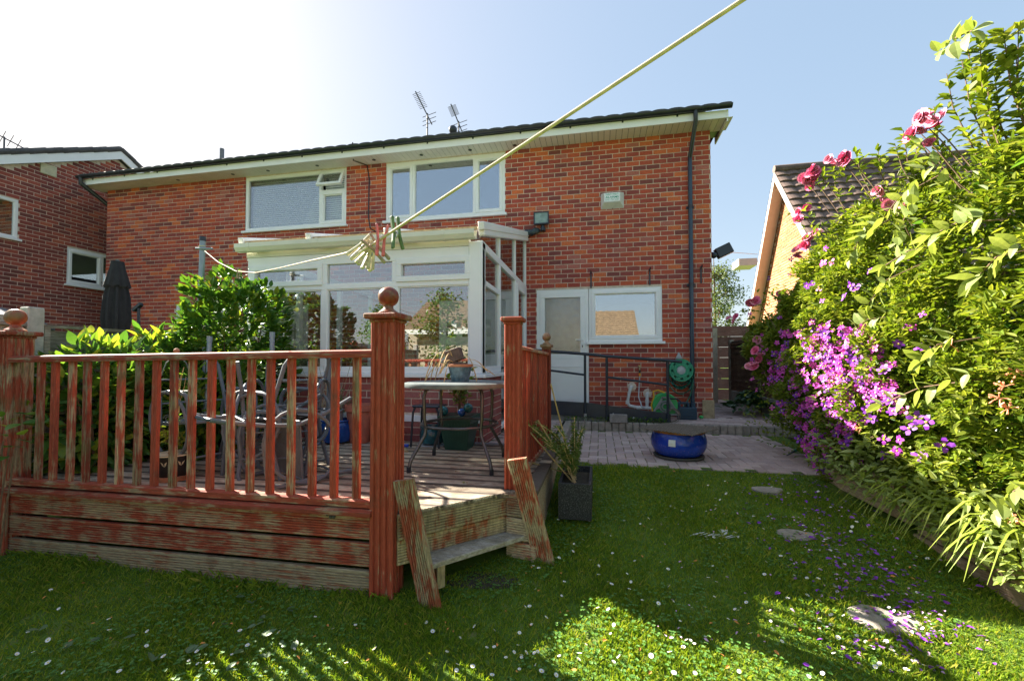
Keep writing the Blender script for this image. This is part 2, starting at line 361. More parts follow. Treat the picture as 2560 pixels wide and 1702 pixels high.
def window(parent,P,a,b,c,d,lights,sill=True,glass=None,fr=None,w=.055,n0=-.075,n1=-.01):
    "lights: list of (u0,u1,z0,z1,sash?) inside the outer frame"
    glass=glass or glass_win; fr=fr or upvc
    mb=MB(); frame_rect(mb,P,a,b,c,d,w,n0,n1); win=mb.build('window',fr,parent,bevel=.004)
    for (u0,u1,z0,z1,sash) in lights:
        if sash:
            m=MB(); frame_rect(m,P,u0,u1,z0,z1,.05,n0+.01,n1+.012); m.build('sash',fr,win,bevel=.004); e=.05
        else: e=0
        m=MB(); frame_rect(m,P,u0+e,u1-e,z0+e,z1-e,.014,n0+.012,n1-.012); m.build('glazing_bead',fr,win)
        fbox(P,u0+e+.012,u1-e-.012,z0+e+.012,z1-e-.012,n0+.024,n0+.03).build('pane',glass,win)
    if sill: fbox(P,a-.04,b+.04,c-.045,c,n0,.06).build('sill',fr,win,bevel=.004)
    return win
# ================================================================== the setting
def sheet(name,xs,ys,zf,mat):
    v=[(x,y,zf(x,y)) for y in ys for x in xs]; n=len(xs)
    f=[(j*n+i,j*n+i+1,(j+1)*n+i+1,(j+1)*n+i) for j in range(len(ys)-1) for i in range(n-1)]
    me=bpy.data.meshes.new(name); me.from_pydata(v,[],f); me.materials.append(mat); me.polygons.foreach_set('use_smooth',[True]*len(f))
    o=bpy.data.objects.new(name,me); col.objects.link(o); return o
m_lawn,nt,b=newmat('lawn_soil',rough=.95,spec=.1); v=pos(nt)
c=ramp(nt,noise(nt,v,9,6,.7),[(.3,(.06,.10,.02)),(.55,(.10,.17,.025)),(.75,(.19,.17,.07))]); nt.links.new(c,b.inputs['Base Color']); bump(nt,b,noise(nt,v,60,4),.6,.02)
far=[-220,-60,-25,-12,-8]; xs=far+[x*.25 for x in range(-28,17)]+[5,7,10,16,30,70,220]; ys=[-220,-60,-25,-12,-8]+[y*.2 for y in range(-20,24)]+[5,8,12,20,40,90,240]
lawn=sheet('lawn',xs,ys,lambda x,y: lz(y)+.012*math.sin(x*2.3+y*1.7)*(1 if 0<y<4.2 else 0),m_lawn); lawn['kind']='structure'
# block paving
pav_stops=[(0,(.44,.32,.29)),(.25,(.52,.39,.35)),(.5,(.58,.44,.40)),(.75,(.48,.37,.35)),(.9,(.62,.50,.45))]
def pavmat(name,obj):
    m,nt,b=newmat(name,rough=.9,spec=.2)
    r=nd(nt,'ObjectInfo').outputs['Random'] if obj else nd(nt,'NewGeometry').outputs['Random Per Island']
    v=pos(nt); c=ramp(nt,r,pav_stops,'CONSTANT'); c=mix(nt,ramp(nt,noise(nt,v,90,4),[(.4,0.),(.75,.5)]),c,(.28,.21,.19)); c=mix(nt,ramp(nt,noise(nt,v,2.2,4),[(.45,0.),(.75,.45)]),c,(.33,.27,.23))
    nt.links.new(c,b.inputs['Base Color']); bump(nt,b,noise(nt,v,130,3),.4,.005); return m
pav_s=pavmat('paver_joined',False); pav_o=pavmat('paver_single',True); joint=plain('paving_joint',(.10,.085,.065),.95,.3,30)
kerb_m=plain('kerb_block',(.30,.255,.215),.9,.3,14,bmp=.3)
def paver_mesh(lx,ly,h=.03,ch=.006):
    mb=MB(); mb.add([(0,0,-h),(lx,0,-h),(lx,ly,-h),(0,ly,-h),(0,0,-ch),(lx,0,-ch),(lx,ly,-ch),(0,ly,-ch),(ch,ch,0),(lx-ch,ch,0),(lx-ch,ly-ch,0),(ch,ly-ch,0)],
       [(0,1,5,4),(1,2,6,5),(2,3,7,6),(3,0,4,7),(4,5,9,8),(5,6,10,9),(6,7,11,10),(7,4,8,11),(8,9,10,11)]); return mb
def paving(name,x0,x1,y0,y1,z,nsep,inside=lambda x,y:True,pl=.20,pw=.10,seed=3,pattern='herring'):
    rd=random.Random(seed); base=MB(); base.quad((x0,y0,z-.012),(x1,y0,z-.012),(x1,y1,z-.012),(x0,y1,z-.012)); ob=base.build(name,joint); ob['kind']='structure'
    g=.006; L=[]
    n=int((x1-x0)/pw)+4; k=int((y1-y0)/pw)+4
    if pattern=='herring':
        for j in range(-2,k):
            for i in range(-2,n):
                c=(i-j)%4
                if c==0: L.append((x0+i*pw,y0+j*pw,0))
                elif c==3: L.append((x0+i*pw,y0+j*pw,1))
    else:
        for j in range(0,k):
            for i in range(-1,n//2+1): L.append((x0+i*pl+(pl/2 if j%2 else 0),y0+j*pw,0))
    ok=[]
    for x,y,r in L:
        lx,ly=(pl-g,pw-g) if r==0 else (pw-g,pl-g)
        if x<x0-.02 or y<y0-.02 or x+lx>x1+.02 or y+ly>y1+.02 or not inside(x+lx/2,y+ly/2): continue
        ok.append((x,y,r,rd.uniform(-.002,.002)))
    ok.sort(key=lambda q:(math.hypot(q[0],q[1])) if inview((q[0],q[1],z)) else 99)
    me=[]
    for r in (0,1):
        lx,ly=(pl-g,pw-g) if r==0 else (pw-g,pl-g); m=paver_mesh(lx,ly); q=bpy.data.meshes.new('paving_block'); q.from_pydata(m.v,[],m.f); q.materials.append(pav_o); me.append(q)
    for x,y,r,dz in ok[:nsep]: inst('paving_block',me[r],Matrix.Translation((x,y,z+dz)),ob)
    st=MB()
    for x,y,r,dz in ok[nsep:]:
        lx,ly=(pl-g,pw-g) if r==0 else (pw-g,pl-g); m=paver_mesh(lx,ly); st.add([(a+x,b_+y,c_+z+dz) for a,b_,c_ in m.v],m.f)
    if st.v: st.build('paving_blocks',pav_s,ob,kind='stuff')
    return ob
paving('lower_patio',-.42,2.3,4.5,6.72,LPZ,300,seed=3)
paving('upper_paving',-4.6,3.0,6.86,7.7,UPZ,150,inside=lambda x,y:(x>1.05 or x<-.62),seed=4,pattern='run')
paving('paved_landing',-1.26,-.56,4.62,6.86,UPZ,120,seed=5,pattern='run')
paving('side_passage',1.86,3.0,7.7,13,UPZ,120,seed=6)
ub=MB(); ub.box(-4.6,-.56,4.62,7.7,.3,UPZ-.016); ub.box(-.56,3.0,6.86,7.7,.3,UPZ-.016); ub.box(1.86,3.0,7.7,13,.3,UPZ-.016); tag(ub.build('paving_base',joint),kind='structure')
kb=thing('kerb',(0,6.75,LPZ),kind='structure')
km=MB(); km.box(0,.096,0,.11,-.2,0); kme=None
def kerb_blocks(x0,x1,y0,y1,alongx):
    global kme
    if kme is None:
        o=km.build('kerb_block',kerb_m,kb,bevel=.012); kme=o.data; o.location=(x0+.048,y0+.055,UPZ+.006-.2); first=True
    d=x0 if alongx else y0
    while d<(x1 if alongx else y1)-.05:
        p=(d+.048,y0+.055,UPZ+.006-.2) if alongx else (x0+.055,d+.048,UPZ+.006-.2)
        o=inst('kerb_block',kme,Matrix.Translation(p)@Matrix.Rotation(0 if alongx else R(90),4,'Z')@Matrix.Rotation(random.uniform(-.02,.02),4,'Y'),kb)
        b_=o.modifiers.new('bevel','BEVEL'); b_.width=.012; b_.segments=1; b_.limit_method='ANGLE'
        d+=.102
kerb_blocks(-.53,2.9,6.73,6.86,True); kerb_blocks(-.53,-.42,4.75,6.72,False)
# ================================================================== the semi-detached pair
PH=lambda u,z,n: Vector((u,HW-n,z))
house=thing('brick_house',(-4.5,HW,UPZ),'pair of red brick semi-detached houses with white soffit and dark gutter','house')
wl=(-7.24,-4.9,4.335,5.47); wr=(-4.05,-1.68,4.335,5.47); dr=(-1.10,-.18,.80,2.9); kw=(-.18,1.045,1.965,2.9); lw=(-8.95,-6.6,.9,2.86); fd=(-2.95,-1.5,.80,2.75)
holes=[wl,wr,dr,kw,lw,fd]
brick_wall(house,'wall',(0,HW,0),(1,0,0),(0,-1,0),-10.89,1.83,.62,EV,holes,brick_s,brick_o,mortar,300,1)
# bricks of the return at the right corner
sw=MB()
for j in range(int((EV-.62)/BH)):
    z=.62+j*BH
    for i in range(3): sw.box(1.80,1.838,HW+.02+i*.225-(.11 if j%2 else 0)+(.1 if i==0 and j%2 else 0),HW+.02+i*.225+.214-(.11 if j%2 else 0),z,z+BH-.011)
sw.build('corner_brickwork',brick_s,house,kind='stuff')
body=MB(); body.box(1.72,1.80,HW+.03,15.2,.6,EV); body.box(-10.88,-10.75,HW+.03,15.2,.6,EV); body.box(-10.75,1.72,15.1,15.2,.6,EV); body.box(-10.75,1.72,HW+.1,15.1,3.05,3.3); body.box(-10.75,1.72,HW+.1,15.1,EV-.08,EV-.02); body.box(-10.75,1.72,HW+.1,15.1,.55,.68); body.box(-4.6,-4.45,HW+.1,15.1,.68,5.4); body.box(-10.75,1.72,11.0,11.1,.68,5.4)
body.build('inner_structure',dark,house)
stone=plain('old_footing_stone',(.36,.28,.17),.95,.35,10,bmp=.4); m=MB(); m.box(1.66,1.85,HW-.02,HW+.2,.62,.99); m.build('footing_stone',stone,house,bevel=.01)
# soffit, fascia, gutter, roof
FY=7.27; XL=-11.1; XR=2.02
sof_m=plain('soffit_board',(.78,.74,.68),.5,.06,4)
sm=MB(); sm.box(0,.093,0,HW+.06-FY,-.008,0); so0=sm.build('soffit_board',sof_m,house); x=XL
so0.location=(XL+.046,(HW+.06+FY)/2,EV+.0)
while x<XR-.12:
    x+=.1; inst('soffit_board',so0.data,Matrix.Translation((x+.046,(HW+.06+FY)/2,EV)),house)
m=MB(); m.box(XL,XR,FY+.02,HW+.3,EV+.012,EV+.02); m.build('soffit_backing',black_pl,house)
for px,py in ((393,407),(520,393),(607,387),(730,381),(860,367),(967,353),(1075,333),(1185,333)):
    p=V(px,py,z=EV-.006); m=MB(); m.lathe([(.034,0),(.034,.004),(.02,.005)],(p.x,FY+.17,EV-.014),12); m.build('soffit_vent',black_pl,house)
m=MB(); m.box(XL,XR,FY-.018,FY,EV-.008,EV+.115); m.build('fascia',upvc,house)
m=MB(); m.box(XR-.018,XR,FY,HW+.4,EV-.06,EV+.13); m.build('box_end',upvc,house)
gz=EV+.165
prof=[(.055*math.cos(a),.055*math.sin(a)) for a in [math.pi+math.pi*i/10 for i in range(11)]]+[(.05*math.cos(a),.05*math.sin(a)) for a in [2*math.pi-math.pi*i/10 for i in range(11)]]
m=MB(); m.prism([(a,b*1.05) for a,b in prof],(XL-.02,FY-.075,gz),(0,1,0),(0,0,1),(XR-XL+.06,0,0)); gut=m.build('gutter',black_pl,house,smooth=True)
x=XL+.3
while x<XR:
    m=MB(); q=[(.062*math.cos(a),.066*math.sin(a)) for a in [math.pi+math.pi*i/8 for i in range(9)]]+[(.056,0),(-.056,0)]
    m.prism(q,(x,FY-.075,gz+.003),(0,1,0),(0,0,1),(.03,0,0)); m.box(x,x+.03,FY-.02,FY-.015,gz-.08,gz-.03); m.build('gutter_bracket',black_pl,gut); x+=.86
for xx in (-4.75,-4.65,-4.55,-.62,-.5,1.72,1.62):
    m=MB(); q=[(.064*math.cos(a),.068*math.sin(a)) for a in [math.pi+math.pi*i/8 for i in range(9)]]+[(.058,0),(-.058,0)]
    m.prism(q,(xx,FY-.075,gz+.004),(0,1,0),(0,0,1),(.045,0,0)); m.build('gutter_joint',black_pl,gut)
# roof: rolled tiles
RP=math.tan(R(26)); ry0=FY-.06; rz0=gz+.02; ryR=11.4
m=MB(); nx=int((XR-XL+.1)/.05); rows=14; vv=[];ff=[]
for j in range(rows+1):
    y=ry0+(ryR-ry0)*j/rows
    for k in (0,1):
        for i in range(nx+1): vv.append((XL-.04+i*.05,y,rz0+(y-ry0)*RP+.018*abs(math.sin(i*math.pi/5))**.6+(.02 if k else 0)))
for j in range(rows):
    for i in range(nx):
        a=(2*j+1)*(nx+1)+i; b_=(2*j+2)*(nx+1)+i; ff.append((a,a+1,b_+1,b_))
    for i in range(nx):
        a=(2*j)*(nx+1)+i; b_=(2*j+1)*(nx+1)+i; ff.append((a,a+1,b_+1,b_))
m.add(vv,ff); zr=rz0+(ryR-ry0)*RP; m.add([(XL-.04,ryR,zr),(XR+.06,ryR,zr),(XR+.06,15.6,5.6),(XL-.04,15.6,5.6)],[(0,1,2,3)])
m.add([(XL,ry0+.1,5.62),(XL,15.5,5.62),(XL,ryR,zr-.05)],[(0,1,2)]); m.add([(XR,ry0+.1,5.62),(XR,15.5,5.62),(XR,ryR,zr-.05)],[(0,1,2)])
roof=m.build('roof',tile_dk,house)
lead=plain('roof_flue_grey',(.16,.16,.18),.5,.2,5)
p=V(511,362,Y=10.5); m=MB(); m.tube([(p.x,10.5,p.z-.5),(p.x,10.5,V(511,343,Y=10.5).z)],.06,12); m.build('flue',lead,roof)
p=V(1043,300,Y=9.6); m=MB(); m.tube([(p.x,9.6,p.z-.35),(p.x,9.6,p.z)],.05,10); m.sphere((p.x,9.6,p.z+.01),.10,14,10); m.build('vent_cowl',black_pl,roof)
# downpipes
pipe_bl=plain('blue_black_pipe',(.022,.045,.075),.3,.25,5)
XD=1.52; m=MB(); m.tube([(XD,FY-.075,gz-.03),(XD,FY-.075,gz-.2),(XD-.02,HW-.06,gz-.62),(XD-.02,HW-.06,gz-.7)],.034,10); m.build('downpipe_bend',black_pl,house,smooth=True)
m=MB(); m.tube([(XD-.02,HW-.06,gz-.68),(XD-.02,HW-.06,.72)],.034,10); dp=m.build('downpipe',pipe_bl,house,smooth=True)
for z in (4.2,2.9,1.2):
    m=MB(); m.tube([(XD-.02,HW-.06,z-.03),(XD-.02,HW-.06,z+.03)],.04,10); m.box(XD-.08,XD+.04,HW-.03,HW+.005,z-.02,z+.02); m.build('pipe_clip',black_pl,dp)
a=V(180,410,Y=FY-.07); m=MB(); m.tube([(-11.02,FY-.08,gz-.03),(-11.02,FY-.08,gz-.16),(-10.93,HW+.1,gz-.5),(-10.93,HW+.1,gz-.8)],.045,10); m.build('downpipe_bend',black_pl,house,smooth=True)
# upper windows
X0=W(798,480,Y=HW).x
w1=window(house,PH,*wl,[(wl[0]+.05,X0,wl[2]+.05,wl[3]-.05,False),(X0+.045,wl[1]-.05,wl[2]+.05,wl[2]+.68,True)],glass=glass_lo)
m=MB(); fbox(PH,X0,X0+.045,wl[2]+.05,wl[3]-.05,-.07,-.012,m); fbox(PH,X0+.045,wl[1]-.05,wl[2]+.68,wl[2]+.73,-.07,-.012,m); m.build('mullion',upvc,w1)
# top-hung sash, open
hz=wl[3]-.04; PT=lambda u,z,n:(lambda d:PH(u,hz-d*math.cos(R(24))+(n)*math.sin(R(24)),.0+d*math.sin(R(24))+n*math.cos(R(24))))(hz-z)
m=MB(); frame_rect(m,PT,X0+.03,wl[1]-.035,hz-.36,hz,.055,-.03,.02); sh=m.build('open_sash',upvc,w1,bevel=.004); fbox(PT,X0+.08,wl[1]-.085,hz-.31,hz-.05,-.008,-.002).build('pane',glass_lo,w1)
blind=plain('blind_slat',(.85,.85,.83),.6,.06,3)
bm=MB(); bm.add([(0,0,0),(1,0,0),(1,.03,.018),(0,.03,.018)],[(0,1,2,3)])
bl=thing('venetian_blind',((wl[0]+wl[1])/2,HW+.16,wl[2]),'pale venetian blind lowered behind the upstairs window with its open top light','blind')
for (a,b_) in ((wl[0]+.06,X0-.01),(X0+.05,wl[1]-.06)):
    z=wl[2]+.06
    while z<wl[3]-.05:
        m=MB(); m.add([(a,HW+.13,z),(b_,HW+.13,z),(b_,HW+.148,z+.04),(a,HW+.148,z+.04)],[(0,1,2,3)]); m.build('slat',blind,bl); z+=.042
xa=W(1033,460,Y=HW).x; xb=W(1186,450,Y=HW).x
w2=window(house,PH,*wr,[(wr[0]+.05,xa-.02,wr[2]+.05,wr[3]-.05,True),(xa+.02,xb-.02,wr[2]+.05,wr[3]-.05,False),(xb+.02,wr[1]-.05,wr[2]+.05,wr[3]-.05,True)])
m=MB(); fbox(PH,xa-.02,xa+.02,wr[2]+.05,wr[3]-.05,-.07,-.012,m); fbox(PH,xb-.02,xb+.02,wr[2]+.05,wr[3]-.05,-.07,-.012,m); m.build('mullion',upvc,w2)
# kitchen window and back door
window(house,PH,*kw,[(kw[0]+.05,kw[1]-.05,kw[2]+.05,kw[3]-.05,True)])
m=MB(); frame_rect(m,PH,dr[0],dr[1]-.002,dr[2],dr[3],.06,-.075,-.01); df=m.build('door_frame',upvc,house,bevel=.004)
m=MB(); a,b_,c_,d_=dr[0]+.06,dr[1]-.062,dr[2]+.06,dr[3]-.06; zt=W(1400,890,Y=HW).z
frame_rect(m,PH,a,b_,zt-.05,d_,.085,-.065,-.002); fbox(PH,a,b_,c_,zt-.05,-.065,-.004,m); door=m.build('door',upvc,house,bevel=.004)
fbox(PH,a+.08,b_-.08,zt+.03,d_-.08,-.045,-.04).build('obscure_pane',glass_obs,door)
m=MB(); frame_rect(m,PH,a+.09,b_-.09,c_+.1,zt-.18,.012,-.004,.004); m.build('panel_moulding',upvc,door)
m=MB(); fbox(PH,b_-.065,b_-.03,zt+.12,zt+.36,-.004,.01,m); m.tube([PH(b_-.048,zt+.28,.01),PH(b_-.048,zt+.28,.045),PH(b_-.17,zt+.285,.05)],.009,8); m.build('door_handle',upvc,door)
m=MB(); m.box(b_-.056,b_-.04,HW-.012,HW-.009,zt+.15,zt+.19); m.build('keyhole',black_pl,door)
net=plain('net_curtain',(.5,.52,.52),.8,.2,9); m=MB(); m.box(dr[0]+.1,dr[1]-.1,HW+.16,HW+.17,zt,dr[3]-.1); m.build('door_blind',net,door)
# ground floor window of the other half
window(house,PH,*lw,[(lw[0]+.05,-7.8,lw[2]+.05,lw[3]-.05,False),(-7.75,lw[1]-.05,lw[2]+.05,lw[3]-.05,True)])
# french doors behind the conservatory
m=MB(); frame_rect(m,PH,fd[0],fd[1],fd[2],fd[3],.06,-.07,-.005); fdo=m.build('french_door_frame',upvc,house)
mid=(fd[0]+fd[1])/2
for a,b_ in ((fd[0]+.06,mid-.002),(mid+.002,fd[1]-.06)):
    wd=(b_-a); m=MB(); lf=None
    cols=[(a+.08,a+wd/2-.05),(a+wd/2+.05,b_-.08)]; rows_=[(fd[2]+.35,1.93),(2.08,2.4)]
    us=[a,cols[0][0],cols[0][1],cols[1][0],cols[1][1],b_]; zs=[fd[2]+.06,rows_[0][0],rows_[0][1],rows_[1][0],rows_[1][1],fd[3]-.06]
    for i in range(5):
        for j in range(5):
            if i in (1,3) and j in (1,3): continue
            fbox(PH,us[i],us[i+1],zs[j],zs[j+1],-.06,-.01,m)
    lf=m.build('french_door',upvc,house)
    for cc in cols:
        for rr in rows_: fbox(PH,cc[0],cc[1],rr[0],rr[1],-.04,-.035).build('pane',glass_win,lf)
# black cable on the wall, brackets, air brick
m=MB(); m.tube([V(812,328,Y=FY-.08),(-4.6,FY+.1,EV-.02),(-4.45,HW-.01,EV-.02),(-4.40,HW-.012,5.2),(-4.41,HW-.012,4.45),(-4.37,HW-.012,4.22),(-4.2,HW-.012,4.12),(-3.6,HW-.012,4.1)],.011,6); m.build('cable',black_pl,house)
for px,py in ((1361,645),(1496,638),(1614,633)):
    p=V(px,py,Y=HW); m=MB(); m.box(p.x-.012,p.x+.012,HW-.014,HW,p.z-.14,p.z+.14); m.tube([(p.x,HW-.01,p.z+.1),(p.x+.0,HW-.08,p.z+.11),(p.x,HW-.1,p.z+.15)],.01,6); m.build('wall_hook',black_pl,house)
terra=plain('terracotta_red',(.42,.13,.08),.85,.25,12); p=V(1512,890,Y=HW)
m=MB(); frame_rect(m,PH,p.x-.12,p.x+.12,p.z-.085,p.z+.085,.014,-.01,.006)
for i in range(1,12): fbox(PH,p.x-.12+i*.02-.004,p.x-.12+i*.02+.004,p.z-.08,p.z+.08,-.012,.003,m)
for i in range(1,9): fbox(PH,p.x-.12,p.x+.12,p.z-.085+i*.019-.004,p.z-.085+i*.019+.004,-.012,.002,m)
m.build('air_brick',terra,house)
# ================================================================== conservatory
CY0=4.63; CXL=-4.37; CXR=-1.28; SZ=1.49; EZ=2.95; TZ=2.52
con=thing('conservatory',((CXL+CXR)/2,CY0+1.4,UPZ),'white framed lean-to conservatory on a low brick wall against the house','conservatory')
PC=lambda u,z,n: Vector((u,CY0-n,z))
PS=lambda u,z,n: Vector((CXR+n,u,z))          # right side, u runs along Y
brick_wall(con,'dwarf_wall',(0,CY0,0),(1,0,0),(0,-1,0),CXL,CXR,.62,SZ-.06,[(CXL-1,CXR+1,.93,1.0)],brickC_s,brickC_o,mortar,250,5,reveal=.0)
brick_wall(con,'side_dwarf_wall',(CXR,CY0,0),(0,1,0),(1,0,0),0,.95,.62,SZ-.06,[],brickC_s,brickC_o,mortar,60,6)
m=MB(); m.box(CXL+.02,CXR-.01,CY0-.012,CY0+.05,.93,1.0); m.build('damp_strip',upvc,con)
m=MB(); m.box(CXL+.02,CXR-.02,CY0+.02,CY0+.12,.62,SZ-.06); m.box(CXL+.02,CXL+.12,CY0,HW,.62,SZ-.06); m.build('inner_leaf',plain('inner_plaster',(.55,.54,.5),.9,.1),con)
m=MB(); m.box(CXL-.02,CXR+.05,CY0-.05,CY0+.12,SZ-.058,SZ-.015); m.build('sill',upvc,con,bevel=.006)
m=MB(); m.box(CXR-.1,CXR+.05,CY0+.122,CY0+.98,SZ-.058,SZ-.015); m.build('side_sill',upvc,con,bevel=.006)
def bars(P,rects,n0,n1,name,mat,parent,bev=.005):
    m=MB()
    for r in rects: fbox(P,*r,n0,n1,m)
    return m.build(name,mat,parent,bevel=bev)
x1=W(810,712,Y=CY0).x; x2=W(987,712,Y=CY0).x; FX0=CXL+.02; FX1=CXR-.16
wf=bars(PC,[(FX0,FX1,SZ-.012,SZ+.055),(FX0,FX1,EZ-.16,EZ-.03),(FX0,FX1,TZ-.035,TZ+.035),(FX0,FX0+.07,SZ+.055,EZ-.16),(x1-.04,x1+.04,SZ+.055,TZ-.035),(x2-.04,x2+.04,SZ+.055,TZ-.035),(x1-.04,x1+.04,TZ+.035,EZ-.16),(x2-.04,x2+.04,TZ+.035,EZ-.16)],-.07,0,'front_frame',upvc,con)
bars(PC,[(CXR-.16,CXR+.0,SZ-.012,EZ+.02)],-.14,.012,'corner_post',upvc,con,.012)
bars(PC,[(FX0-.02,FX1,EZ-.028,EZ+.06)],-.08,.004,'eaves_beam',upvc_old,con)
bays=[(FX0+.07,x1-.04),(x1+.04,x2-.04),(x2+.04,FX1)]
for i,(a,b_) in enumerate(bays):
    e=0
    if i!=1:
        m=MB(); frame_rect(m,PC,a-.02,b_+.02,TZ+.02,EZ-.14,.065,-.05,.018); m.build('top_light',upvc,wf,bevel=.005); e=.045
    fbox(PC,a+e-.01,b_-e+.01,TZ+.035+e-.01,EZ-.16-e+.01,-.035,-.03).build('pane',glass_con,wf)
    fbox(PC,a-.01,b_+.01,SZ+.05,TZ-.03,-.035,-.03).build('pane',glass_con,wf)
    m=MB(); frame_rect(m,PC,a,b_,SZ+.055,TZ-.035,.012,-.04,-.012); m.build('glazing_bead',black_pl if False else upvc,wf)
# white gutter
m=MB(); prof=[(-.06,.05),(-.06,.0),(-.035,-.045),(.03,-.05),(.05,-.04),(.05,.05),(.044,.05),(.044,-.034),(-.03,-.038),(-.052,.002),(-.052,.05)]
m.prism(prof,(CXL-.06,CY0-.075,EZ+.075),(0,1,0),(0,0,1),(CXR-CXL+.0,0,0)); cg=m.build('gutter',upvc_old,con)
for x in (CXL+.12,-3.3,-1.72): 
    m=MB(); m.prism([(a*1.08,b_*1.08) for a,b_ in prof[:6]]+[(.048,.05),(.048,-.037),(.028,-.047),(-.033,-.042),(-.058,0),(-.058,.05)],(x,CY0-.075,EZ+.075),(0,1,0),(0,0,1),(.035,0,0)); m.build('gutter_joint',upvc_old,cg)
# roof: polycarbonate sheets with glazing bars
m_poly,nt,b=newmat('polycarbonate',(.78,.76,.70),.35); b.inputs['Alpha'].default_value=.55
tanw=plain('timber_strip',(.42,.30,.16),.7,.3,20)
RZ0=EZ+.13; RZ1=3.88; RA=(RZ1-RZ0)/(HW-CY0+.06)
rb=[CXL,-3.42,-2.4,CXR+.01]
for a,b_ in zip(rb,rb[1:]):
    m=MB(); m.add([(a+.03,CY0-.06,RZ0),(b_-.03,CY0-.06,RZ0),(b_-.03,HW-.01,RZ1),(a+.03,HW-.01,RZ1),(a+.03,CY0-.06,RZ0+.03),(b_-.03,CY0-.06,RZ0+.03),(b_-.03,HW-.01,RZ1+.03),(a+.03,HW-.01,RZ1+.03)],[(0,3,2,1),(4,5,6,7),(0,1,5,4),(1,2,6,5),(2,3,7,6),(3,0,4,7)])
    m.build('roof_sheet',m_poly,con)
    m=MB(); m.box(a+.05,b_-.05,CY0-.085,CY0-.062,RZ0-.005,RZ0+.032); m.build('sheet_end_strip',tanw,con)
for x in rb:
    m=MB(); m.bar((x,CY0-.10,RZ0+.03),(x,HW-.01,RZ1+.035),.07,.09); m.build('glazing_bar',upvc,con,bevel=.008)
# right side
ys=[W(p,800,X=CXR).y for p in (1251,1290)]; ya,yb=ys; yw=HW-.005; y0=CY0+.01
sf=bars(PS,[(y0,yw,EZ-.06,EZ+.03),(ya-.04,ya+.04,SZ-.01,EZ-.06),(yb-.04,yb+.04,UPZ+.03,EZ-.06),(yw-.07,yw,UPZ+.03,EZ-.06),(y0+.0,ya-.04,SZ-.01,SZ+.07),(y0,y0+.09,SZ+.07,EZ-.06),(ya+.04,yb-.04,UPZ+.03,UPZ+.1),(y0+.09,ya-.04,TZ-.03,TZ+.03)],-.07,0,'side_frame',upvc,con)
rzf=lambda y: RZ0+(y-CY0+.06)*RA-.03
for y in (ya+.0,yb,yw-.03):
    bars(PS,[(y-.03,y+.03,EZ+.03,rzf(y)-.03)],-.06,-.005,'gable_bar',upvc,con)
m=MB(); m.bar(PS(CY0-.05,RZ0+.0,.0),PS(yw,RZ1-.02,.0),.07,.13); m.build('verge_trim',upvc,con,bevel=.01)
def gpane(a,b_):
    m=MB(); q=[PS(a,EZ+.02,-.035),PS(b_,EZ+.02,-.035),PS(b_,rzf(b_)-.02,-.035),PS(a,rzf(a)-.02,-.035)]; q+=[p+Vector((.006,0,0)) for p in q]
    m.add(q,[(3,2,1,0),(4,5,6,7),(0,1,5,4),(1,2,6,5),(2,3,7,6),(3,0,4,7)]); m.build('pane',glass_con,sf)
gpane(y0,ya);gpane(ya,yb);gpane(yb,yw-.03)
fbox(PS,y0+.08,ya-.03,SZ+.06,TZ-.02,-.035,-.03).build('pane',glass_con,sf); fbox(PS,y0+.08,ya-.03,TZ+.02,EZ-.05,-.035,-.03).build('pane',glass_con,sf); fbox(PS,ya+.03,yb-.03,UPZ+.09,EZ-.05,-.035,-.03).build('pane',glass_con,sf)
m=MB(); frame_rect(m,PS,yb+.05,yw-.08,UPZ+.04,EZ-.07,.10,-.05,.015); cdoor=m.build('side_door',upvc,con,bevel=.005); fbox(PS,yb+.14,yw-.17,UPZ+.13,EZ-.16,-.03,-.025).build('pane',glass_con,cdoor)
# left side (glass, thin frame)
PL=lambda u,z,n: Vector((CXL-n,u,z))
lf=bars(PL,[(y0,yw,EZ-.06,EZ+.03),(y0,yw,SZ-.012,SZ+.05),(y0+.9,y0+.97,SZ+.05,EZ-.06),(y0+1.9,y0+1.97,SZ+.05,EZ-.06),(yw-.07,yw,SZ+.05,EZ-.06)],-.07,0,'left_frame',upvc,con); fbox(PL,y0,yw-.05,SZ+.03,EZ-.05,-.035,-.03).build('pane',glass_con,lf)
m=MB(); m.box(CXL+.12,CXR-.05,CY0+.12,HW-.02,UPZ,UPZ+.03); m.build('floor',plain('conservatory_floor',(.4,.36,.3),.5,.1),con)
# armchair and hanging cord inside
olive=plain('olive_upholstery',(.15,.15,.09),.95,.2,30,bmp=.3)
p=V(690,800,Y=5.9); ac=thing('armchair',(p.x,5.9,UPZ+.03),'olive green armchair inside the conservatory','armchair')
m=MB(); m.box(p.x-.38,p.x+.38,5.6,6.3,UPZ+.05,1.15); m.build('seat',olive,ac,bevel=.05)
m=MB(); m.box(p.x-.36,p.x+.36,5.5,5.68,UPZ+.05,1.66); m.sphere((p.x,5.59,1.66),.36,16,8,(1,.25,.28)); m.build('backrest',olive,ac,bevel=.05)
for sx in (-1,1):
    m=MB(); m.box(p.x+sx*.36-.08,p.x+sx*.36+.08,5.65,6.25,UPZ+.05,1.32); m.build('arm',olive,ac,bevel=.05)
cordm=plain('cream_cord',(.6,.55,.4),.9,.1)
p=V(660,660,Y=5.2); m=MB(); m.tube([(p.x,5.2,2.9),(p.x+.01,5.2,2.2),(p.x,5.2,1.9),(p.x+.03,5.21,1.6)],.008,6); m.tube([(p.x,5.2,2.5),(p.x-.06,5.2,2.1),(p.x-.03,5.2,1.95),(p.x+.02,5.2,2.1),(p.x,5.2,2.4)],.006,6); o=m.build('blind_cord',cordm); tag(o,'cream pull cord hanging inside the conservatory glass','cord')
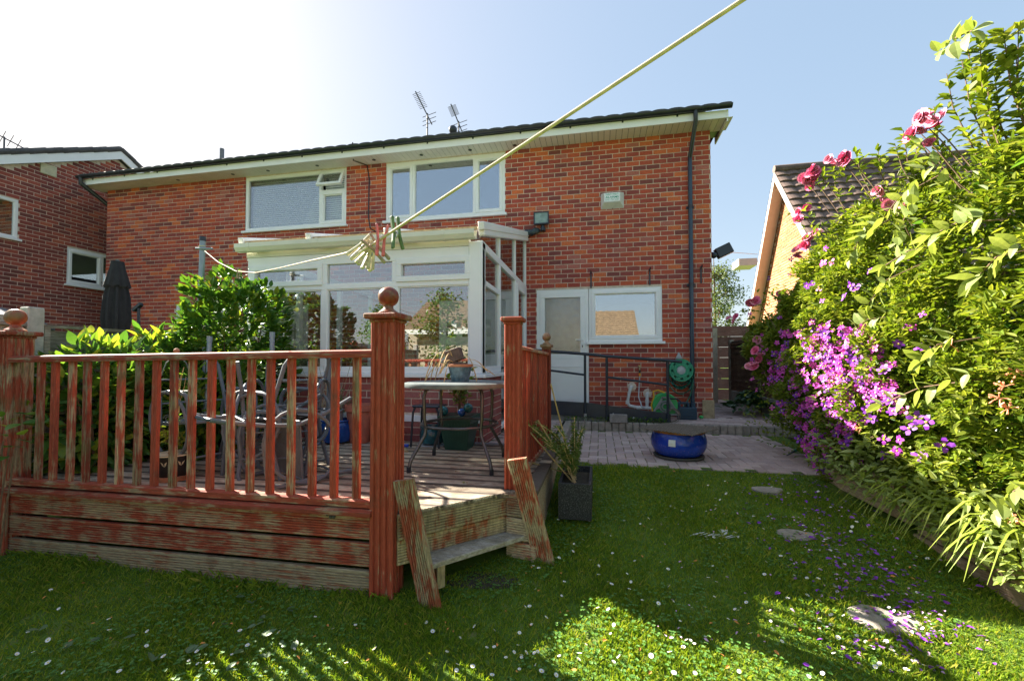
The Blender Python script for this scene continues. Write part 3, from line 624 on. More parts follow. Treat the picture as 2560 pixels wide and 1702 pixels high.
# ================================================================== timber deck with balustrade
deck=thing('timber_deck',(-2.6,3.4,.2),'raised timber deck with red stained balustrade and ball topped posts','deck')
DXL=-4.35; DXR=-.42; DY0=2.36; DY1=4.58
A_=Vector((-1.15,2.345,0)); B_=Vector((-.585,2.935,0)); CY_=2.84
def xend(y): return DXR-.02 if y>=B_.y else max(A_.x+(y-A_.y)/(B_.y-A_.y)*(B_.x-A_.x) if y>A_.y else A_.x,-9)
def ribprof(wd,th,n,dep=.008):
    "board cross-section lying flat: n ridges on top"
    pr=[(0,-th),(wd,-th),(wd,-.004),(wd-.004,0)]; st=(wd-.012)/n
    for i in range(n):
        b=wd-.006-i*st
        if i: pr+=[(b+.003,0),(b+.001,-dep),(b-.003,-dep),(b-.005,0)]
    pr+=[(.004,0),(0,-.004)]
    return pr
y=DY0+.03; bw=.138; k=0
while y+bw<DY1:
    m=MB(); zj=random.uniform(-.003,.003); xe=lambda p: Vector((xend(p.y),p.y,p.z)); tilt=-.02/3.5
    pr=ribprof(bw,.028,7)
    m.prism(pr,(DXL,y,DK+zj),(0,1,0),(0,0,1),(1,0,0),skew=xe); m.build('deck_board',deck_m,deck); y+=bw+.011; k+=1
m=MB()
for x in (-4.2,-3.4,-2.6,-1.8,-1.3): m.box(x-.03,x+.03,DY0+.06,DY1-.03,DK-.2,DK-.03)
for x in (-.9,-.55): m.box(x-.03,x+.03,2.95,DY1-.03,DK-.2,DK-.03)
for x in (-4.2,-2.6,-1.3):
    for yy in (2.5,3.5,4.4): m.box(x-.05,x+.05,yy-.05,yy+.05,.15,DK-.2)
m.build('joists',fence_br,deck)
# front boards (ridges run lengthwise, gaps between), slightly lower at the left
def vboard(a,b,z0,h,mat,name,th=.028,n=8,zdl=0):
    "upright ribbed board from a to b (xy), bottom z0, height h; ridges facing right-hand side of travel"
    a=Vector((a[0],a[1],0));b=Vector((b[0],b[1],0)); d=(b-a); nrm=Vector((d.y,-d.x,0)).normalized()
    m=MB(); pr=ribprof(h,th,n); m.prism([(p,q) for p,q in pr],a+Vector((0,0,z0+zdl)),(0,0,1),nrm,d-Vector((0,0,zdl))); return m.build(name,mat,deck)
SAG=-.035
vboard((DXL,DY0),(-1.31,DY0),.222,.143,bare_h,'front_board',zdl=SAG)
vboard((DXL,DY0),(-1.31,DY0),.390,.138,red_hw,'front_board',zdl=SAG)
vboard((DXL,DY0),(-1.31,DY0),.550,.135,red_hw,'front_board',zdl=SAG)
m=MB(); m.prism([(-.02,0),(.075,0),(.075,.025),(.06,.036),(.0,.036),(-.02,.022)],(DXL,DY0-.035,.703+SAG),(0,1,0),(0,0,1),(-1.31-DXL,0,-SAG)); m.build('edge_trim',red_h,deck)
# diagonal riser boards and side boards
vboard((A_.x,A_.y),(B_.x,B_.y),.565,.145,step_m,'riser_board',th=.03)
vboard((A_.x-.015,A_.y+.02),(B_.x,B_.y+.025),.41,.145,step_m,'riser_board')
for z_,h_ in ((.565,.145),(.41,.145),(.25,.145)):
    vboard((-.625,CY_+.04),(DXR,CY_),z_,h_,bare_h,'corner_board'); vboard((DXR,CY_+.001),(DXR,DY1),z_,h_,bare_h,'side_board')
m=MB(); m.add([(-.60,CY_+.06,DK-.03),(DXR-.01,CY_+.01,DK-.03),(DXR-.01,B_.y+.02,DK-.03),(-.60,B_.y+.02,DK-.03),(-.60,CY_+.06,DK),(DXR-.01,CY_+.01,DK),(DXR-.01,B_.y+.02,DK),(-.60,B_.y+.02,DK)],[(3,2,1,0),(4,5,6,7),(0,1,5,4),(1,2,6,5),(2,3,7,6),(3,0,4,7)]); m.build('corner_plank',deck_m,deck)
m=MB(); m.prism([(0,0),(.10,0),(.10,.028),(0,.028)],(DXR-.085,CY_+.0,DK+.004),(1,0,0),(0,0,1),(0,DY1-CY_,0)); m.build('edge_board',deck_m,deck)
# fluted posts
def postprof(w):
    h=w/2; pr=[]
    for k in range(4):
        c,s=math.cos(k*math.pi/2),math.sin(k*math.pi/2)
        loc=[(-h+.006,-h)]
        for g in (-.26,0,.26):
            x=g*w; loc+=[(x-.011,-h),(x-.007,-h+.013),(x+.007,-h+.013),(x+.011,-h)]
        loc+=[(h-.006,-h),(h,-h+.006)]
        pr+=[(x*c-y_*s,x*s+y_*c) for x,y_ in loc]
    return pr
def post(x,y,z0,z1,w,ball,mat):
    m=MB(); m.prism(postprof(w),(x,y,z0),(1,0,0),(0,1,0),(0,0,z1-z0)); po=m.build('post',mat,deck)
    m=MB(); c=w*.72; m.prism([(-c,-c),(c,-c),(c,c),(-c,c)],(x,y,z1),(1,0,0),(0,1,0),(0,0,.034)); m.prism([(-w*.56,-w*.56),(w*.56,-w*.56),(w*.56,w*.56),(-w*.56,w*.56)],(x,y,z1-.02),(1,0,0),(0,1,0),(0,0,.02)); m.build('post_cap',red_vw,po,bevel=.008)
    if ball:
        r=ball; m=MB(); m.lathe([(r*.95,0),(r*.98,r*.18),(r*.75,r*.35),(r*.5,r*.55),(r*.45,r*.8)]+[(r*math.sin(t),r*1.72-r*math.cos(t)) for t in [math.pi*.15+i*math.pi*.85/12 for i in range(13)]],(x,y,z1+.033),20); m.build('ball_finial',ball_m,po,smooth=True)
    return po
ball_m=woodmat2('mossy_red_ball',(.34,.07,.035),(.40,.22,.12),(9,9,5),.5,rough=.35,moss=(.16,.15,.05))
pa=post(-1.253,2.40,.235,1.86,.15,.062,red_v); pd=post(-4.27,2.40,.19,1.80,.15,.062,red_vw)
pb=post(-.60,3.0,.722,1.93-.04,.11,0,red_v); 
pC=W(1380,1104,z=DK); pc=post(-.545,4.5,.722,1.76,.085,.045,red_v)
# front rails and balusters
ra=Vector((-4.2,2.36,1.625)); rbb=Vector((-1.325,2.36,1.655))
m=MB(); m.prism([(-.032,-.022),(.032,-.022),(.036,.0),(.03,.018),(0,.026),(-.03,.018),(-.036,.0)],ra,(0,1,0),(0,0,1),rbb-ra); m.build('top_rail',red_h,deck)
m=MB(); m.prism([(-.03,-.02),(.03,-.02),(.03,.015),(.018,.024),(-.018,.024),(-.03,.015)],(-4.2,2.365,.765+SAG*.6),(0,1,0),(0,0,1),(2.875,0,-SAG*.6)); m.build('bottom_rail',red_h,deck)
bpx=[90,124,163,199,237,276,317,357,399,441,485,531,577,623,671,720,770,822]
def balprof(w): 
    h=w/2; e=.013; return [(-h,-e),(-.006,-e),(-.003,-e+.004),(.003,-e+.004),(.006,-e),(h,-e),(h,e),(-h,e)]
for i,px in enumerate(bpx):
    x=V(px,980,Y=2.36).x; t=(x+4.2)/2.875; zb=.785+SAG*.6*(1-t); zt=1.605+.03*t
    m=MB(); lean=random.uniform(-.006,.006); m.prism(balprof(.044),(x,2.362,zb),(1,0,0),(0,1,0),(lean,0,zt-zb)); m.build('baluster',[red_vw,red_v,red_vw][i%3],deck)
# right side rail: sloping cap and close balusters
ya_,yb_=3.06,4.45; 
sz=lambda y: 1.70-.02*(y-ya_)/(yb_-ya_)
m=MB(); m.prism([(-.035,0),(.035,0),(.035,.022),(0,.034),(-.035,.022)],(-.595,ya_,sz(ya_)),(1,0,0),(0,0,1),(.05,yb_-ya_,sz(yb_)-sz(ya_))); m.build('side_top_rail',red_hw,deck)
m=MB(); m.prism([(-.03,0),(.03,0),(.03,.035),(-.03,.035)],(-.595,ya_,.76),(1,0,0),(0,0,1),(.05,yb_-ya_,0)); m.build('side_bottom_rail',red_hw,deck)
yy=ya_+.05
while yy<yb_-.02:
    m=MB(); xx=-.595+.05*(yy-ya_)/(yb_-ya_); m.prism(balprof(.044),(xx,yy,.795),(1,0,0),(0,1,0),(0,0,sz(yy)-.795)); m.build('baluster',red_v,deck); yy+=.098
# moss clumps on the front edge
mossd=plain('dry_moss',(.10,.09,.08),.95,.4,60,bmp=.6)
for px,py in ((440,1152),(770,1180)):
    p=V(px,py,Y=2.35); m=MB()
    for i in range(14): m.sphere((p.x+random.gauss(0,.02),2.335+random.gauss(0,.006),p.z+random.gauss(0,.008)),random.uniform(.007,.014),6,5)
    tag(m.build('moss_clump',mossd),'dark dried moss clump on the front edge of the deck','moss','moss on the deck edge')
# ================================================================== garden step
stp=thing('garden_step',(-.75,2.55,.25),'weathered timber step with two leaning side boards at the deck corner','step')
nrm=Vector((.722,-.692,0)); alg=Vector((.692,.722,0))
str_m=woodmat2('red_stringer_wood',(.40,.09,.045),(.46,.36,.22),(50,50,5),.50,moss=(.2,.18,.07))
def stringer(top,bot):
    top=Vector(top);bot=Vector(bot); d=(bot-top).normalized(); m=MB()
    up=Vector((0,0,1)); fn=(nrm*.5-alg*.85).normalized(); fn=(fn-d*fn.dot(d)).normalized(); perp=d.cross(fn).normalized()
    pr=ribprof(.135,.032,8); m.prism([(a-.0675,b) for a,b in pr],top,perp,fn,bot-top); return m.build('side_board',str_m,stp)
tl=W(1005,1205,Y=2.40); bl_=W(1085,1520,z=.21); tr_=W(1275,1165,Y=2.87); br_=W(1362,1395,z=.27)
stringer((tl.x+.05,2.29,.93),(bl_.x+.0,bl_.y-.03,.14)); stringer((tr_.x+.06,2.77,.97),(br_.x+.02,br_.y-.10,.22))
TLf=W(1072,1412,z=.45);TRf=W(1337,1330,z=.45)
tdir=(TRf-TLf).normalized(); back=Vector((-tdir.y,tdir.x,0))
for i,(o0,mt) in enumerate(((0,grey_wood),(.122,grey_wood))):
    a=TLf+back*o0; b_=TRf+back*o0
    if i: a+=tdir*.03; b_-=tdir*.05
    m=MB(); pr=ribprof(.115,.03,6,.003); m.prism([(p,q) for p,q in pr],a+Vector((0,0,-.004*i)),back,(0,0,1),b_-a); m.build('tread_board',mt,stp)
for a in (TLf+tdir*.09,TRf-tdir*.07):
    m=MB(); q=a+back*.24; m.bar(a+Vector((0,0,-.1))+back*.02,q+Vector((0,0,-.1)),.05,.13); m.build('bearer',step_m,stp)
soil=plain('bare_soil',(.05,.04,.025),.95,.4,30,bmp=.5)
m=MB(); c0=(TLf+TRf)/2+back*.12; m.sphere((c0.x,c0.y,lz(c0.y)-.022),.36,20,8,(1,.55,.06)); o=m.build('bare_soil',soil); o['kind']='structure'
# ================================================================== table and things on it
steel=plain('dark_metal_tube',(.10,.105,.11),.38,.25,9,metal=.7); greyalu=plain('grey_painted_metal',(.12,.14,.16),.55,.15,9,metal=.0,spec=.3); bluepole=plain('blue_grey_pole',(.26,.31,.37),.4,.15,5,metal=.3)
tc=W(1150,1010,D=3.75); tc=Vector((tc.x,tc.y,DK)); TH=1.425
tb=thing('patio_table',tc,'round metal patio table with four curved legs on the deck','table')
rim=plain('table_rim',(.15,.18,.18),.5,.2,10,metal=.0,spec=.3); m=MB(); m.lathe([(.0,-.012),(.45,-.018),(.47,-.03),(.478,-.012),(.474,.006),(.46,.008),(.0,.006)],(tc.x,tc.y,TH),40); m.build('table_top',rim,tb,smooth=True)
m=MB(); m.lathe([(0,.0085),(.452,.0085),(.452,.011),(0,.011)],(tc.x,tc.y,TH),40); m.build('glass_top',plain('dusty_glass',(.16,.18,.18),.5,.2,14,spec=.25),tb)
for k in range(4):
    a=R(38+90*k)+YAW; u=Vector((math.cos(a),math.sin(a),0)); base=Vector((tc.x,tc.y,0))
    pts=[(.27,TH-.03),(.325,TH-.045),(.345,TH-.1),(.34,TH-.28),(.325,TH-.36),(.335,TH-.42),(.40,TH-.52),(.455,DK+.1),(.47,DK+.05),(.475,DK)]
    m=MB(); m.tube([base+u*r+Vector((0,0,z)) for r,z in pts],.0145,10); lg=m.build('leg',steel,tb,smooth=True)
    m=MB(); m.tube([base+u*.4755+Vector((0,0,DK)),base+u*.474+Vector((0,0,DK+.05))],.018,8); m.build('foot_cap',black_pl,lg)
m=MB(); m.tube([Vector((tc.x+.325*math.cos(t),tc.y+.325*math.sin(t),TH-.35)) for t in [2*math.pi*i/32 for i in range(32)]],.013,8,closed=True); m.build('leg_ring',steel,tb,smooth=True)
glaze=plain('blue_green_glaze',(.09,.16,.19),.25,.5,30)
terr_o=plain('orange_terracotta',(.42,.17,.08),.8,.25,14)
gp=thing('glazed_pot',(tc.x,tc.y,TH+.011),'small mottled blue glazed pot with terracotta rim on the patio table','pot')
m=MB(); m.lathe([(.075,0),(.078,.01),(.088,.07),(.102,.125),(.104,.13),(.094,.132),(.07,.02),(0,.02)],(tc.x,tc.y,TH+.011),28); m.build('body',glaze,gp,smooth=True)
m=MB(); m.lathe([(.102,.128),(.112,.132),(.112,.15),(.1,.154),(.094,.145),(.096,.128)],(tc.x,tc.y,TH+.011),28); m.build('rim',terr_o,gp,smooth=True)
m=MB(); m.lathe([(0,.128),(.094,.128)],(tc.x,tc.y,TH+.011),20); m.build('soil',soil,gp)
brownp=plain('brown_seed_tray',(.11,.075,.06),.8,.35,25); p0=Vector((tc.x-.015,tc.y-.02,TH+.14))
ib=thing('brown_block',p0,'brown peat block lying tilted in the glazed pot on the table','block')
m=MB(); m.box(-.07,.07,-.04,.04,0,.045); m.xf(Matrix.Translation(p0)@Matrix.Rotation(R(8),4,'Y')); m.build('lower_block',brownp,ib)
m=MB(); m.box(-.07,.07,-.045,.045,.05,.16); m.xf(Matrix.Translation(p0)@Matrix.Rotation(R(-18),4,'Y')); m.build('upper_block',brownp,ib,bevel=.004)
straw=plain('dry_straw',(.55,.38,.17),.8,.3,20)
dg=thing('dried_grass',p0,'dead straw coloured grass drooping from the glazed pot','plant')
rd=random.Random(5)
for i in range(20):
    a=rd.uniform(math.pi*.6,math.pi*1.45) if i<15 else rd.uniform(0,6.28); L=rd.uniform(.14,.36); h=rd.uniform(.04,.2); q=Vector((tc.x-.03,tc.y-.02,TH+.14)); u=Vector((math.cos(a),math.sin(a)*.6,0))
    pts=[q+u*(L*t)+Vector((0,0,h*math.sin(t*2.6)-(.10*t*t if i%3 else .28*t**3))) for t in [k/7 for k in range(8)]]
    m=MB(); m.tube(pts,[.0022]*5+[.004,.005,.002],5); m.build('stem',straw,dg)
# ================================================================== chairs
def chair(M,label,mat_f=greyalu):
    o0=M@Vector((0,0,0)); ch=thing('garden_chair',(o0.x,o0.y,DK),label,'chair','metal garden chairs piled on the deck')
    for sx in (-1,1):
        x=.26*sx
        m=MB(); m.tube([(x,-.27,0),(x,-.24,.3),(x,-.22,.58),(x,-.19,.63),(x,-.1,.655),(x,.1,.65),(x,.2,.62)],.0155,8).xf(M); m.build('front_leg',mat_f,ch,smooth=True)
        m=MB(); m.tube([(x,.30,0),(x,.22,.22),(x,.18,.42),(x*.95,.22,.62),(x*.92,.30,.86),(x*.8,.325,.92)],.0155,8).xf(M); m.build('back_leg',mat_f,ch,smooth=True)
    m=MB(); m.tube([(-.25,-.22,.42),(.25,-.22,.42),(.25,.2,.40),(-.25,.2,.40)],.011,8,closed=True).xf(M); m.build('seat_frame',mat_f,ch,smooth=True)
    m=MB(); m.add([(-.24,-.22,.425),(.24,-.22,.425),(.24,0,.40),(-.24,0,.40),(.24,.2,.405),(-.24,.2,.405),(-.24,-.22,.419),(.24,-.22,.419),(.24,0,.394),(-.24,0,.394),(.24,.2,.399),(-.24,.2,.399)],[(0,1,2,3),(3,2,4,5),(7,6,9,8),(8,9,11,10),(0,6,7,1),(5,4,10,11)]).xf(M); m.build('seat',plain('grey_sling',(.12,.12,.12),.9,.2,40),ch)
    m=MB(); m.tube([(-.21,.325,.92),(-.1,.335,.95),(.1,.335,.95),(.21,.325,.92)],.0125,8).xf(M); m.build('back_top',mat_f,ch,smooth=True)
    for sx in (-1,1):
        m=MB(); m.tube([(.275*sx,.02+.27*math.cos(t)+.05*math.sin(t),.40+.25*math.sin(t)) for t in [2*math.pi*i/24 for i in range(24)]],.013,8,closed=True).xf(M); m.build('arm_loop',mat_f,ch,smooth=True)
    for k,z in enumerate((.55,.74)):
        yb=.2+.13*(z-.5)/.4; m=MB(); m.tube([(-.235,yb,z),(0,yb+.02,z),(.235,yb,z)],.008,6).xf(M); m.build('back_bar',mat_f,ch)
    m=MB(); m.tube([(-.26,-.25,.16),(.26,-.25,.16)],.009,6).xf(M); m.build('stretcher',mat_f,ch)
    return ch
T=Matrix.Translation; RX=lambda a:Matrix.Rotation(R(a),4,'X'); RY=lambda a:Matrix.Rotation(R(a),4,'Y'); RZm=lambda a:Matrix.Rotation(R(a),4,'Z')
chair(T((-3.2,3.02,DK))@RZm(75),'upright grey metal garden chair beside the potted obelisk')
chair(T((-2.62,3.12,DK))@RZm(-95),'upright grey metal garden chair under the upturned one')
chair(T((-2.55,3.15,DK+.42))@RZm(20)@T((0,0,.47))@RX(180),'upturned grey metal garden chair with its legs in the air')
chair(T((-2.28,2.98,DK+.27))@RZm(-30)@RX(97)@T((0,0,-.3)),'grey metal garden chair tipped over on its back')
def pole(name,a,b,r,mat,label,cat,cap=True):
    m=MB(); m.tube([a,b],r,12); o=m.build(name,mat,smooth=True); 
    if cap:
        d=(Vector(b)-Vector(a)).normalized(); m=MB(); m.tube([Vector(b)-d*.05,Vector(b)+d*.002],r*1.12,12); m.build('end_cap',mat,o)
    tag(o,label,cat); return o
p=V(627,765,Y=3.55); pole('metal_pole',(p.x,3.55,DK),(p.x,3.55,p.z),.021,bluepole,'blue grey capped metal pole standing between the camellia and the conservatory','pole')
p=V(483,775,Y=3.4); pole('metal_pole',(p.x-.03,3.4,DK),(p.x,3.4,p.z),.021,bluepole,'blue grey capped metal pole rising among the piled chairs','pole')
p=V(472,800,Y=3.6); pole('metal_pole',(p.x,3.6,DK),(p.x,3.6,p.z),.021,bluepole,'shorter blue grey pole beside the pole among the chairs','pole')
a=V(555,1072,z=DK+.02);b_=V(765,1012,z=DK+.02); pole('loose_pole',a,b_,.015,bluepole,'grey pole lying flat on the deck boards behind the chairs','pole')
a=V(560,1060,z=DK+.02);b_=V(735,1000,z=DK+.02); pole('loose_pole',a+Vector((0,.05,0)),b_+Vector((0,.05,0)),.012,brownp,'dark brown stick lying flat on the deck behind the chairs','pole',False)
# ================================================================== pots on the deck
def pot(name,prof,c,mat,label,rimmat=None,soilz=None,soilr=None,n=28,cat='pot'):
    t=thing(name,c,label,cat); m=MB(); m.lathe(prof,c,n); m.build('body',mat,t,smooth=True)
    if soilz: m=MB(); m.lathe([(0,soilz),(soilr,soilz)],c,20); m.build('soil',soil,t)
    return t
cobalt=plain('cobalt_glaze',(.015,.07,.28),.12,.4,9); teal=plain('teal_glaze',(.02,.10,.12),.15,.5,9)
def twiggy(name,c,h,n,mat_s,mat_l,label,seed,spread=.5,leaves=8,L=(.02,.04),cat='plant',sr=.003):
    rd=random.Random(seed); t=thing(name,c,label,cat); c=Vector(c); P=[];O=[]
    for i in range(n):
        a=rd.uniform(0,6.28); l=h*rd.uniform(.5,1.05); u=Vector((math.cos(a),math.sin(a),0))*spread*rd.uniform(.2,1)
        pts=[c+u*.15*rd.random()]
        for k in range(1,6): pts.append(c+u*l*(k/5)+Vector((rd.gauss(0,.01),rd.gauss(0,.01),l*(k/5)**.85)))
        m=MB(); m.tube(pts,[sr*(1.2-.16*k) for k in range(6)],5); m.build('stem',mat_s,t)
        for k in range(leaves):
            f=rd.uniform(.35,1); j=min(4,int(f*5)); q=pts[j].lerp(pts[j+1],f*5-j) if j<5 else pts[5]; P.append(q); O.append(u+Vector((rd.gauss(0,1),rd.gauss(0,1),rd.gauss(0,.6))))
    if leaves: 
        O_=np.array([list(o.normalized()) for o in O]); foliage('leaves',np.array([list(q) for q in P]),O_,mat_l,t,L,.6,.1,.6)
    return t
twig=plain('brown_twig',(.16,.10,.06),.9,.3,20)
c=V(798,1012,z=DK); c=Vector((c.x,4.28,DK)); pot('blue_pot',[(.10,0),(.15,.03),(.175,.11),(.165,.19),(.15,.23),(.165,.25),(.16,.262),(.135,.255),(.135,.21),(0,.21)],c,cobalt,'round cobalt blue pot of brown twigs beside the conservatory wall',soilz=.225,soilr=.14)
twiggy('twiggy_shrub',c+Vector((0,0,.22)),.38,16,twig,leaf_cam,'sparse twiggy shrub with small leaves growing in the round cobalt pot',3,.6,7)
c=Vector((V(928,1000,z=DK).x+.05,4.42,DK)); pot('terracotta_pot',[(.08,0),(.11,.03),(.145,.13),(.14,.2),(.115,.235),(.14,.26),(.142,.28),(.12,.285),(.11,.25),(0,.25)],c,terra,'bulbous terracotta pot behind the tall front post',soilz=.255,soilr=.112); twiggy('seedling',c+Vector((0,0,.25)),.1,5,twig,leaf_cam,'small green seedling in the bulbous terracotta pot',4,.5,6)
c=Vector((-2.62,4.38,DK)); pot('terracotta_pot',[(.11,0),(.125,.15),(.145,.34),(.165,.35),(.165,.42),(.15,.42),(.14,.38),(0,.38)],c,terra,'tall plain terracotta pot behind the cobalt pot',soilz=.385,soilr=.14)
c=Vector((-2.95,4.3,DK)); tallp=plain('pale_grey_bin',(.42,.44,.46),.5,.1,5); pot('plastic_bin',[(.12,0),(.15,.34),(.16,.345),(.16,.36),(.14,.36),(.12,.03),(0,.03)],c,tallp,'pale grey plastic bin behind the tipped chair',cat='bin')
twiggy('dead_shrub',(-3.02,4.42,DK),1.0,34,plain('pale_dead_twig',(.40,.32,.2),.9,.3,20),straw,'bare pale dead shrub standing against the conservatory',9,.42,0,sr=.004)
# stool
c=Vector((V(1000,1020,z=DK).x,4.35,DK)); stl=thing('stool',c,'dark blue square metal stool in front of the conservatory wall','stool'); m=MB(); m.box(c.x-.15,c.x+.15,c.y-.13,c.y+.13,DK+.41,DK+.435); m.build('seat',navy,stl,bevel=.01)
for sx in (-1,1):
    for sy in (-1,1):
        m=MB(); m.tube([(c.x+sx*.12,c.y+sy*.11,DK+.41),(c.x+sx*.14,c.y+sy*.115,DK+.36),(c.x+sx*.155,c.y+sy*.13,DK)],.012,8); m.build('leg',navy,stl,smooth=True)
pot('teal_pot',[(.08,0),(.12,.02),(.14,.09),(.13,.15),(.12,.17),(.135,.18),(.13,.195),(.105,.19),(.1,.15),(0,.15)],(c.x+.02,c.y+.03,DK+.012),teal,'round teal glazed pot underneath the blue stool',soilz=.155,soilr=.105)
m=MB(); m.lathe([(0,0),(.15,0),(.16,.012),(.15,.012),(0,.008)],(c.x+.02,c.y+.03,DK),24); tag(m.build('saucer',tallp,smooth=True),'pale saucer under the round teal pot','saucer')
# green planter
c=Vector((V(1060,1030,z=DK).x,4.28,DK)); grn=plain('dark_green_plastic',(.018,.07,.05),.4,.2,8); gpl=thing('green_planter',c,'square dark green plastic planter with fluted sides under the table','planter')
m=MB()
def sq(w): return [(-w,-w),(w,-w),(w,w),(-w,w)]
z0,z1=0,.3; w0,w1=.115,.165
vv=[(x+c.x,y+c.y,DK+z0) for x,y in sq(w0)]+[(x+c.x,y+c.y,DK+z1) for x,y in sq(w1)]; m.add(vv,[(3,2,1,0),(0,1,5,4),(1,2,6,5),(2,3,7,6),(3,0,4,7)])
m.box(c.x-.175,c.x+.175,c.y-.175,c.y+.175,DK+.30,DK+.345)
for sd in range(4):
    for k in range(-4,5):
        a=sd*math.pi/2; u=Vector((math.cos(a),math.sin(a),0)); n_=Vector((-u.y,u.x,0))*-1
        if abs(k)<5: m.bar(c+u*(k*.024)+n_*(w0+.001)+Vector((0,0,.03)),c+u*(k*.034)+n_*(w1-.004)+Vector((0,0,.27)),.007,.006,n_)
m.build('body',grn,gpl); m=MB(); m.quad(*[(c.x+x,c.y+y,DK+.347) for x,y in sq(.16)]); m.build('soil',soil,gpl)
twiggy('geranium',c+Vector((0,0,.345)),.5,16,twig,leafmat('geranium_leaf',[(0,(.10,.17,.03)),(.6,(.26,.30,.05)),(1,(.45,.16,.08))]),'straggly geranium with yellowing leaves in the green planter',6,.42,9,(.045,.08))
for i,(dx,mt,nm) in enumerate(((-.13,teal,'lower turquoise glass ball on the green planter rim beside the stool'),(.13,teal,'raised turquoise glass ball on the green planter above the blue ball'),(.07,cobalt,'blue glass ball in front on the green planter rim'))):
    r=.048 if i<2 else .04; m=MB(); m.sphere((c.x+dx,c.y-.12-(.02 if i==2 else 0),DK+.345+r+(.035 if i==1 else 0)),r,16,12); tag(m.build('glass_ball',mt,smooth=True),nm,'ball')
hose_d=plain('dark_hose',(.02,.045,.045),.4,.3,8); m=MB(); cc=Vector((V(935,1008,z=DK).x+.08,4.2,DK+.012))
m.tube([cc+Vector((.09*math.cos(t)*(1+.1*math.sin(t*.37)),.07*math.sin(t),.004*t)) for t in [i*.35 for i in range(60)]],.008,6); tag(m.build('hose_coil',hose_d,smooth=True),'small dark hose coil lying on the deck by the terracotta pot','hose')
m=MB(); m.box(cc.x+.14,cc.x+.19,cc.y,cc.y+.03,DK,DK+.03); tag(m.build('blue_clip',plain('bright_blue_plastic',(.02,.07,.5),.4,.1),bevel=.006),'small bright blue plastic clip on the deck','clip')
a=V(1080,1020,z=DK+.02); m=MB(); m.tube([(-1.3,4.42,DK+.02),(-.95,4.42,DK+.02),(-.6,4.4,DK+.02)],.022,8); tag(m.build('rolled_sheet',lead),'dark grey tube lying along the back of the deck','tube')
m=MB(); a=V(935,1035,z=DK+.004); m.bar((a.x-.05,a.y+.05,DK+.008),(a.x+.05,a.y-.09,DK+.008),.035,.012); tag(m.build('wood_offcut',tanw),'thin pale wood offcut lying on the deck','offcut')
# obelisk pot by the balustrade
c=Vector((V(313,1130,z=DK).x-.05,2.72,DK)); blk=plain('black_glaze',(.025,.02,.018),.3,.3,10)
op=thing('patterned_pot',c,'black pot with cream leaf pattern behind the balustrade','pot'); m=MB(); m.lathe([(.10,.03),(.125,.10),(.135,.19),(.137,.2),(.125,.2),(.1,.05),(0,.05)],c,28); m.build('body',blk,op,smooth=True); m=MB(); m.lathe([(.12,0),(.125,.03),(.11,.032),(0,.03)],c,24); m.build('saucer',terr_o,op,smooth=True)
cream=plain('cream_paint',(.55,.48,.32),.6,.1)
for i in range(16):
    a=2*math.pi*i/16; u=Vector((math.cos(a),math.sin(a),0)); t_=Vector((-u.y,u.x,0)); m=MB(); q=c+u*.131+Vector((0,0,.115))
    for s_ in (-1,1): m.add([q-u*.004,q+t_*.012*s_+Vector((0,0,.012))-u*.001,q+t_*.022*s_+Vector((0,0,.04))+u*.006,q+t_*.006*s_+Vector((0,0,.028))+u*.004],[(0,1,2,3)])
    m.build('leaf_motif',cream,op)
m=MB(); m.lathe([(.1375,.186),(.1385,.192),(.1375,.197)],c,28); m.build('cream_band',cream,op)
wire=plain('green_wire',(.10,.14,.13),.5,.2); ob=thing('plant_obelisk',c+Vector((0,0,.2)),'thin wire plant obelisk with scrolls standing in the patterned pot','obelisk')
for k in range(4):
    a=R(45+90*k); u=Vector((math.cos(a),math.sin(a),0)); m=MB(); m.tube([c+u*.10+Vector((0,0,.17)),c+u*.10+Vector((0,0,.75)),c+u*.06+Vector((0,0,.88)),c+Vector((0,0,.95))],.004,6); m.build('upright',wire,ob)
    m=MB(); v_=Vector((-u.y,u.x,0)); m.tube([c+u*.1+v_*(.03*math.cos(t)*(1-t/14))+Vector((0,0,.45+.03*math.sin(t)*(1-t/14)))+v_*.05 for t in [i*.5 for i in range(20)]],.003,5); m.build('scroll',wire,ob)
for z in (.42,.66):
    m=MB(); m.tube([c+Vector((.10*math.cos(t),.10*math.sin(t),z)) for t in [2*math.pi*i/20 for i in range(20)]],.003,5,closed=True); m.build('hoop',wire,ob)
m=MB(); m.sphere(c+Vector((0,0,.97)),.022,12,8); m.build('finial',terr_o,ob)
twiggy('potted_bedding',c+Vector((0,0,.19)),.22,10,twig,strap_m,'yellow green bedding plant in the patterned pot',12,.5,8,(.03,.05))
twiggy('dry_climber',c+Vector((0,0,.19)),.75,7,straw,leaf_dk,'dry stems climbing the wire obelisk',13,.12,4,(.03,.05))
# ================================================================== ramp, handrail and things by the kitchen wall
RY0=6.87
ramp_t=thing('access_ramp',(.2,7.2,UPZ),'low navy edged ramp sloping along the kitchen wall to the back door','ramp')
rt=lambda x: 1.0-.11*(x+.61)/1.0 if x>-.1 else .944+.0*x
zt0,zt1=.97,.80
m=MB(); m.add([(-1.25,RY0+.03,UPZ-.01),(1.02,RY0+.03,UPZ-.01),(1.02,HW-.02,UPZ-.01),(-1.25,HW-.02,UPZ-.01),(-1.25,RY0+.03,.91),(-.15,RY0+.03,.91),(-.15,HW-.02,.91),(-1.25,HW-.02,.91),(1.02,RY0+.03,.70),(1.02,HW-.02,.70)],
   [(4,5,6,7),(5,8,9,6),(0,1,8,5,4),(3,7,6,9,2),(0,4,7,3),(1,2,9,8)]); m.build('ramp_bed',plain('ramp_concrete',(.22,.21,.2),.9,.2,20),ramp_t)
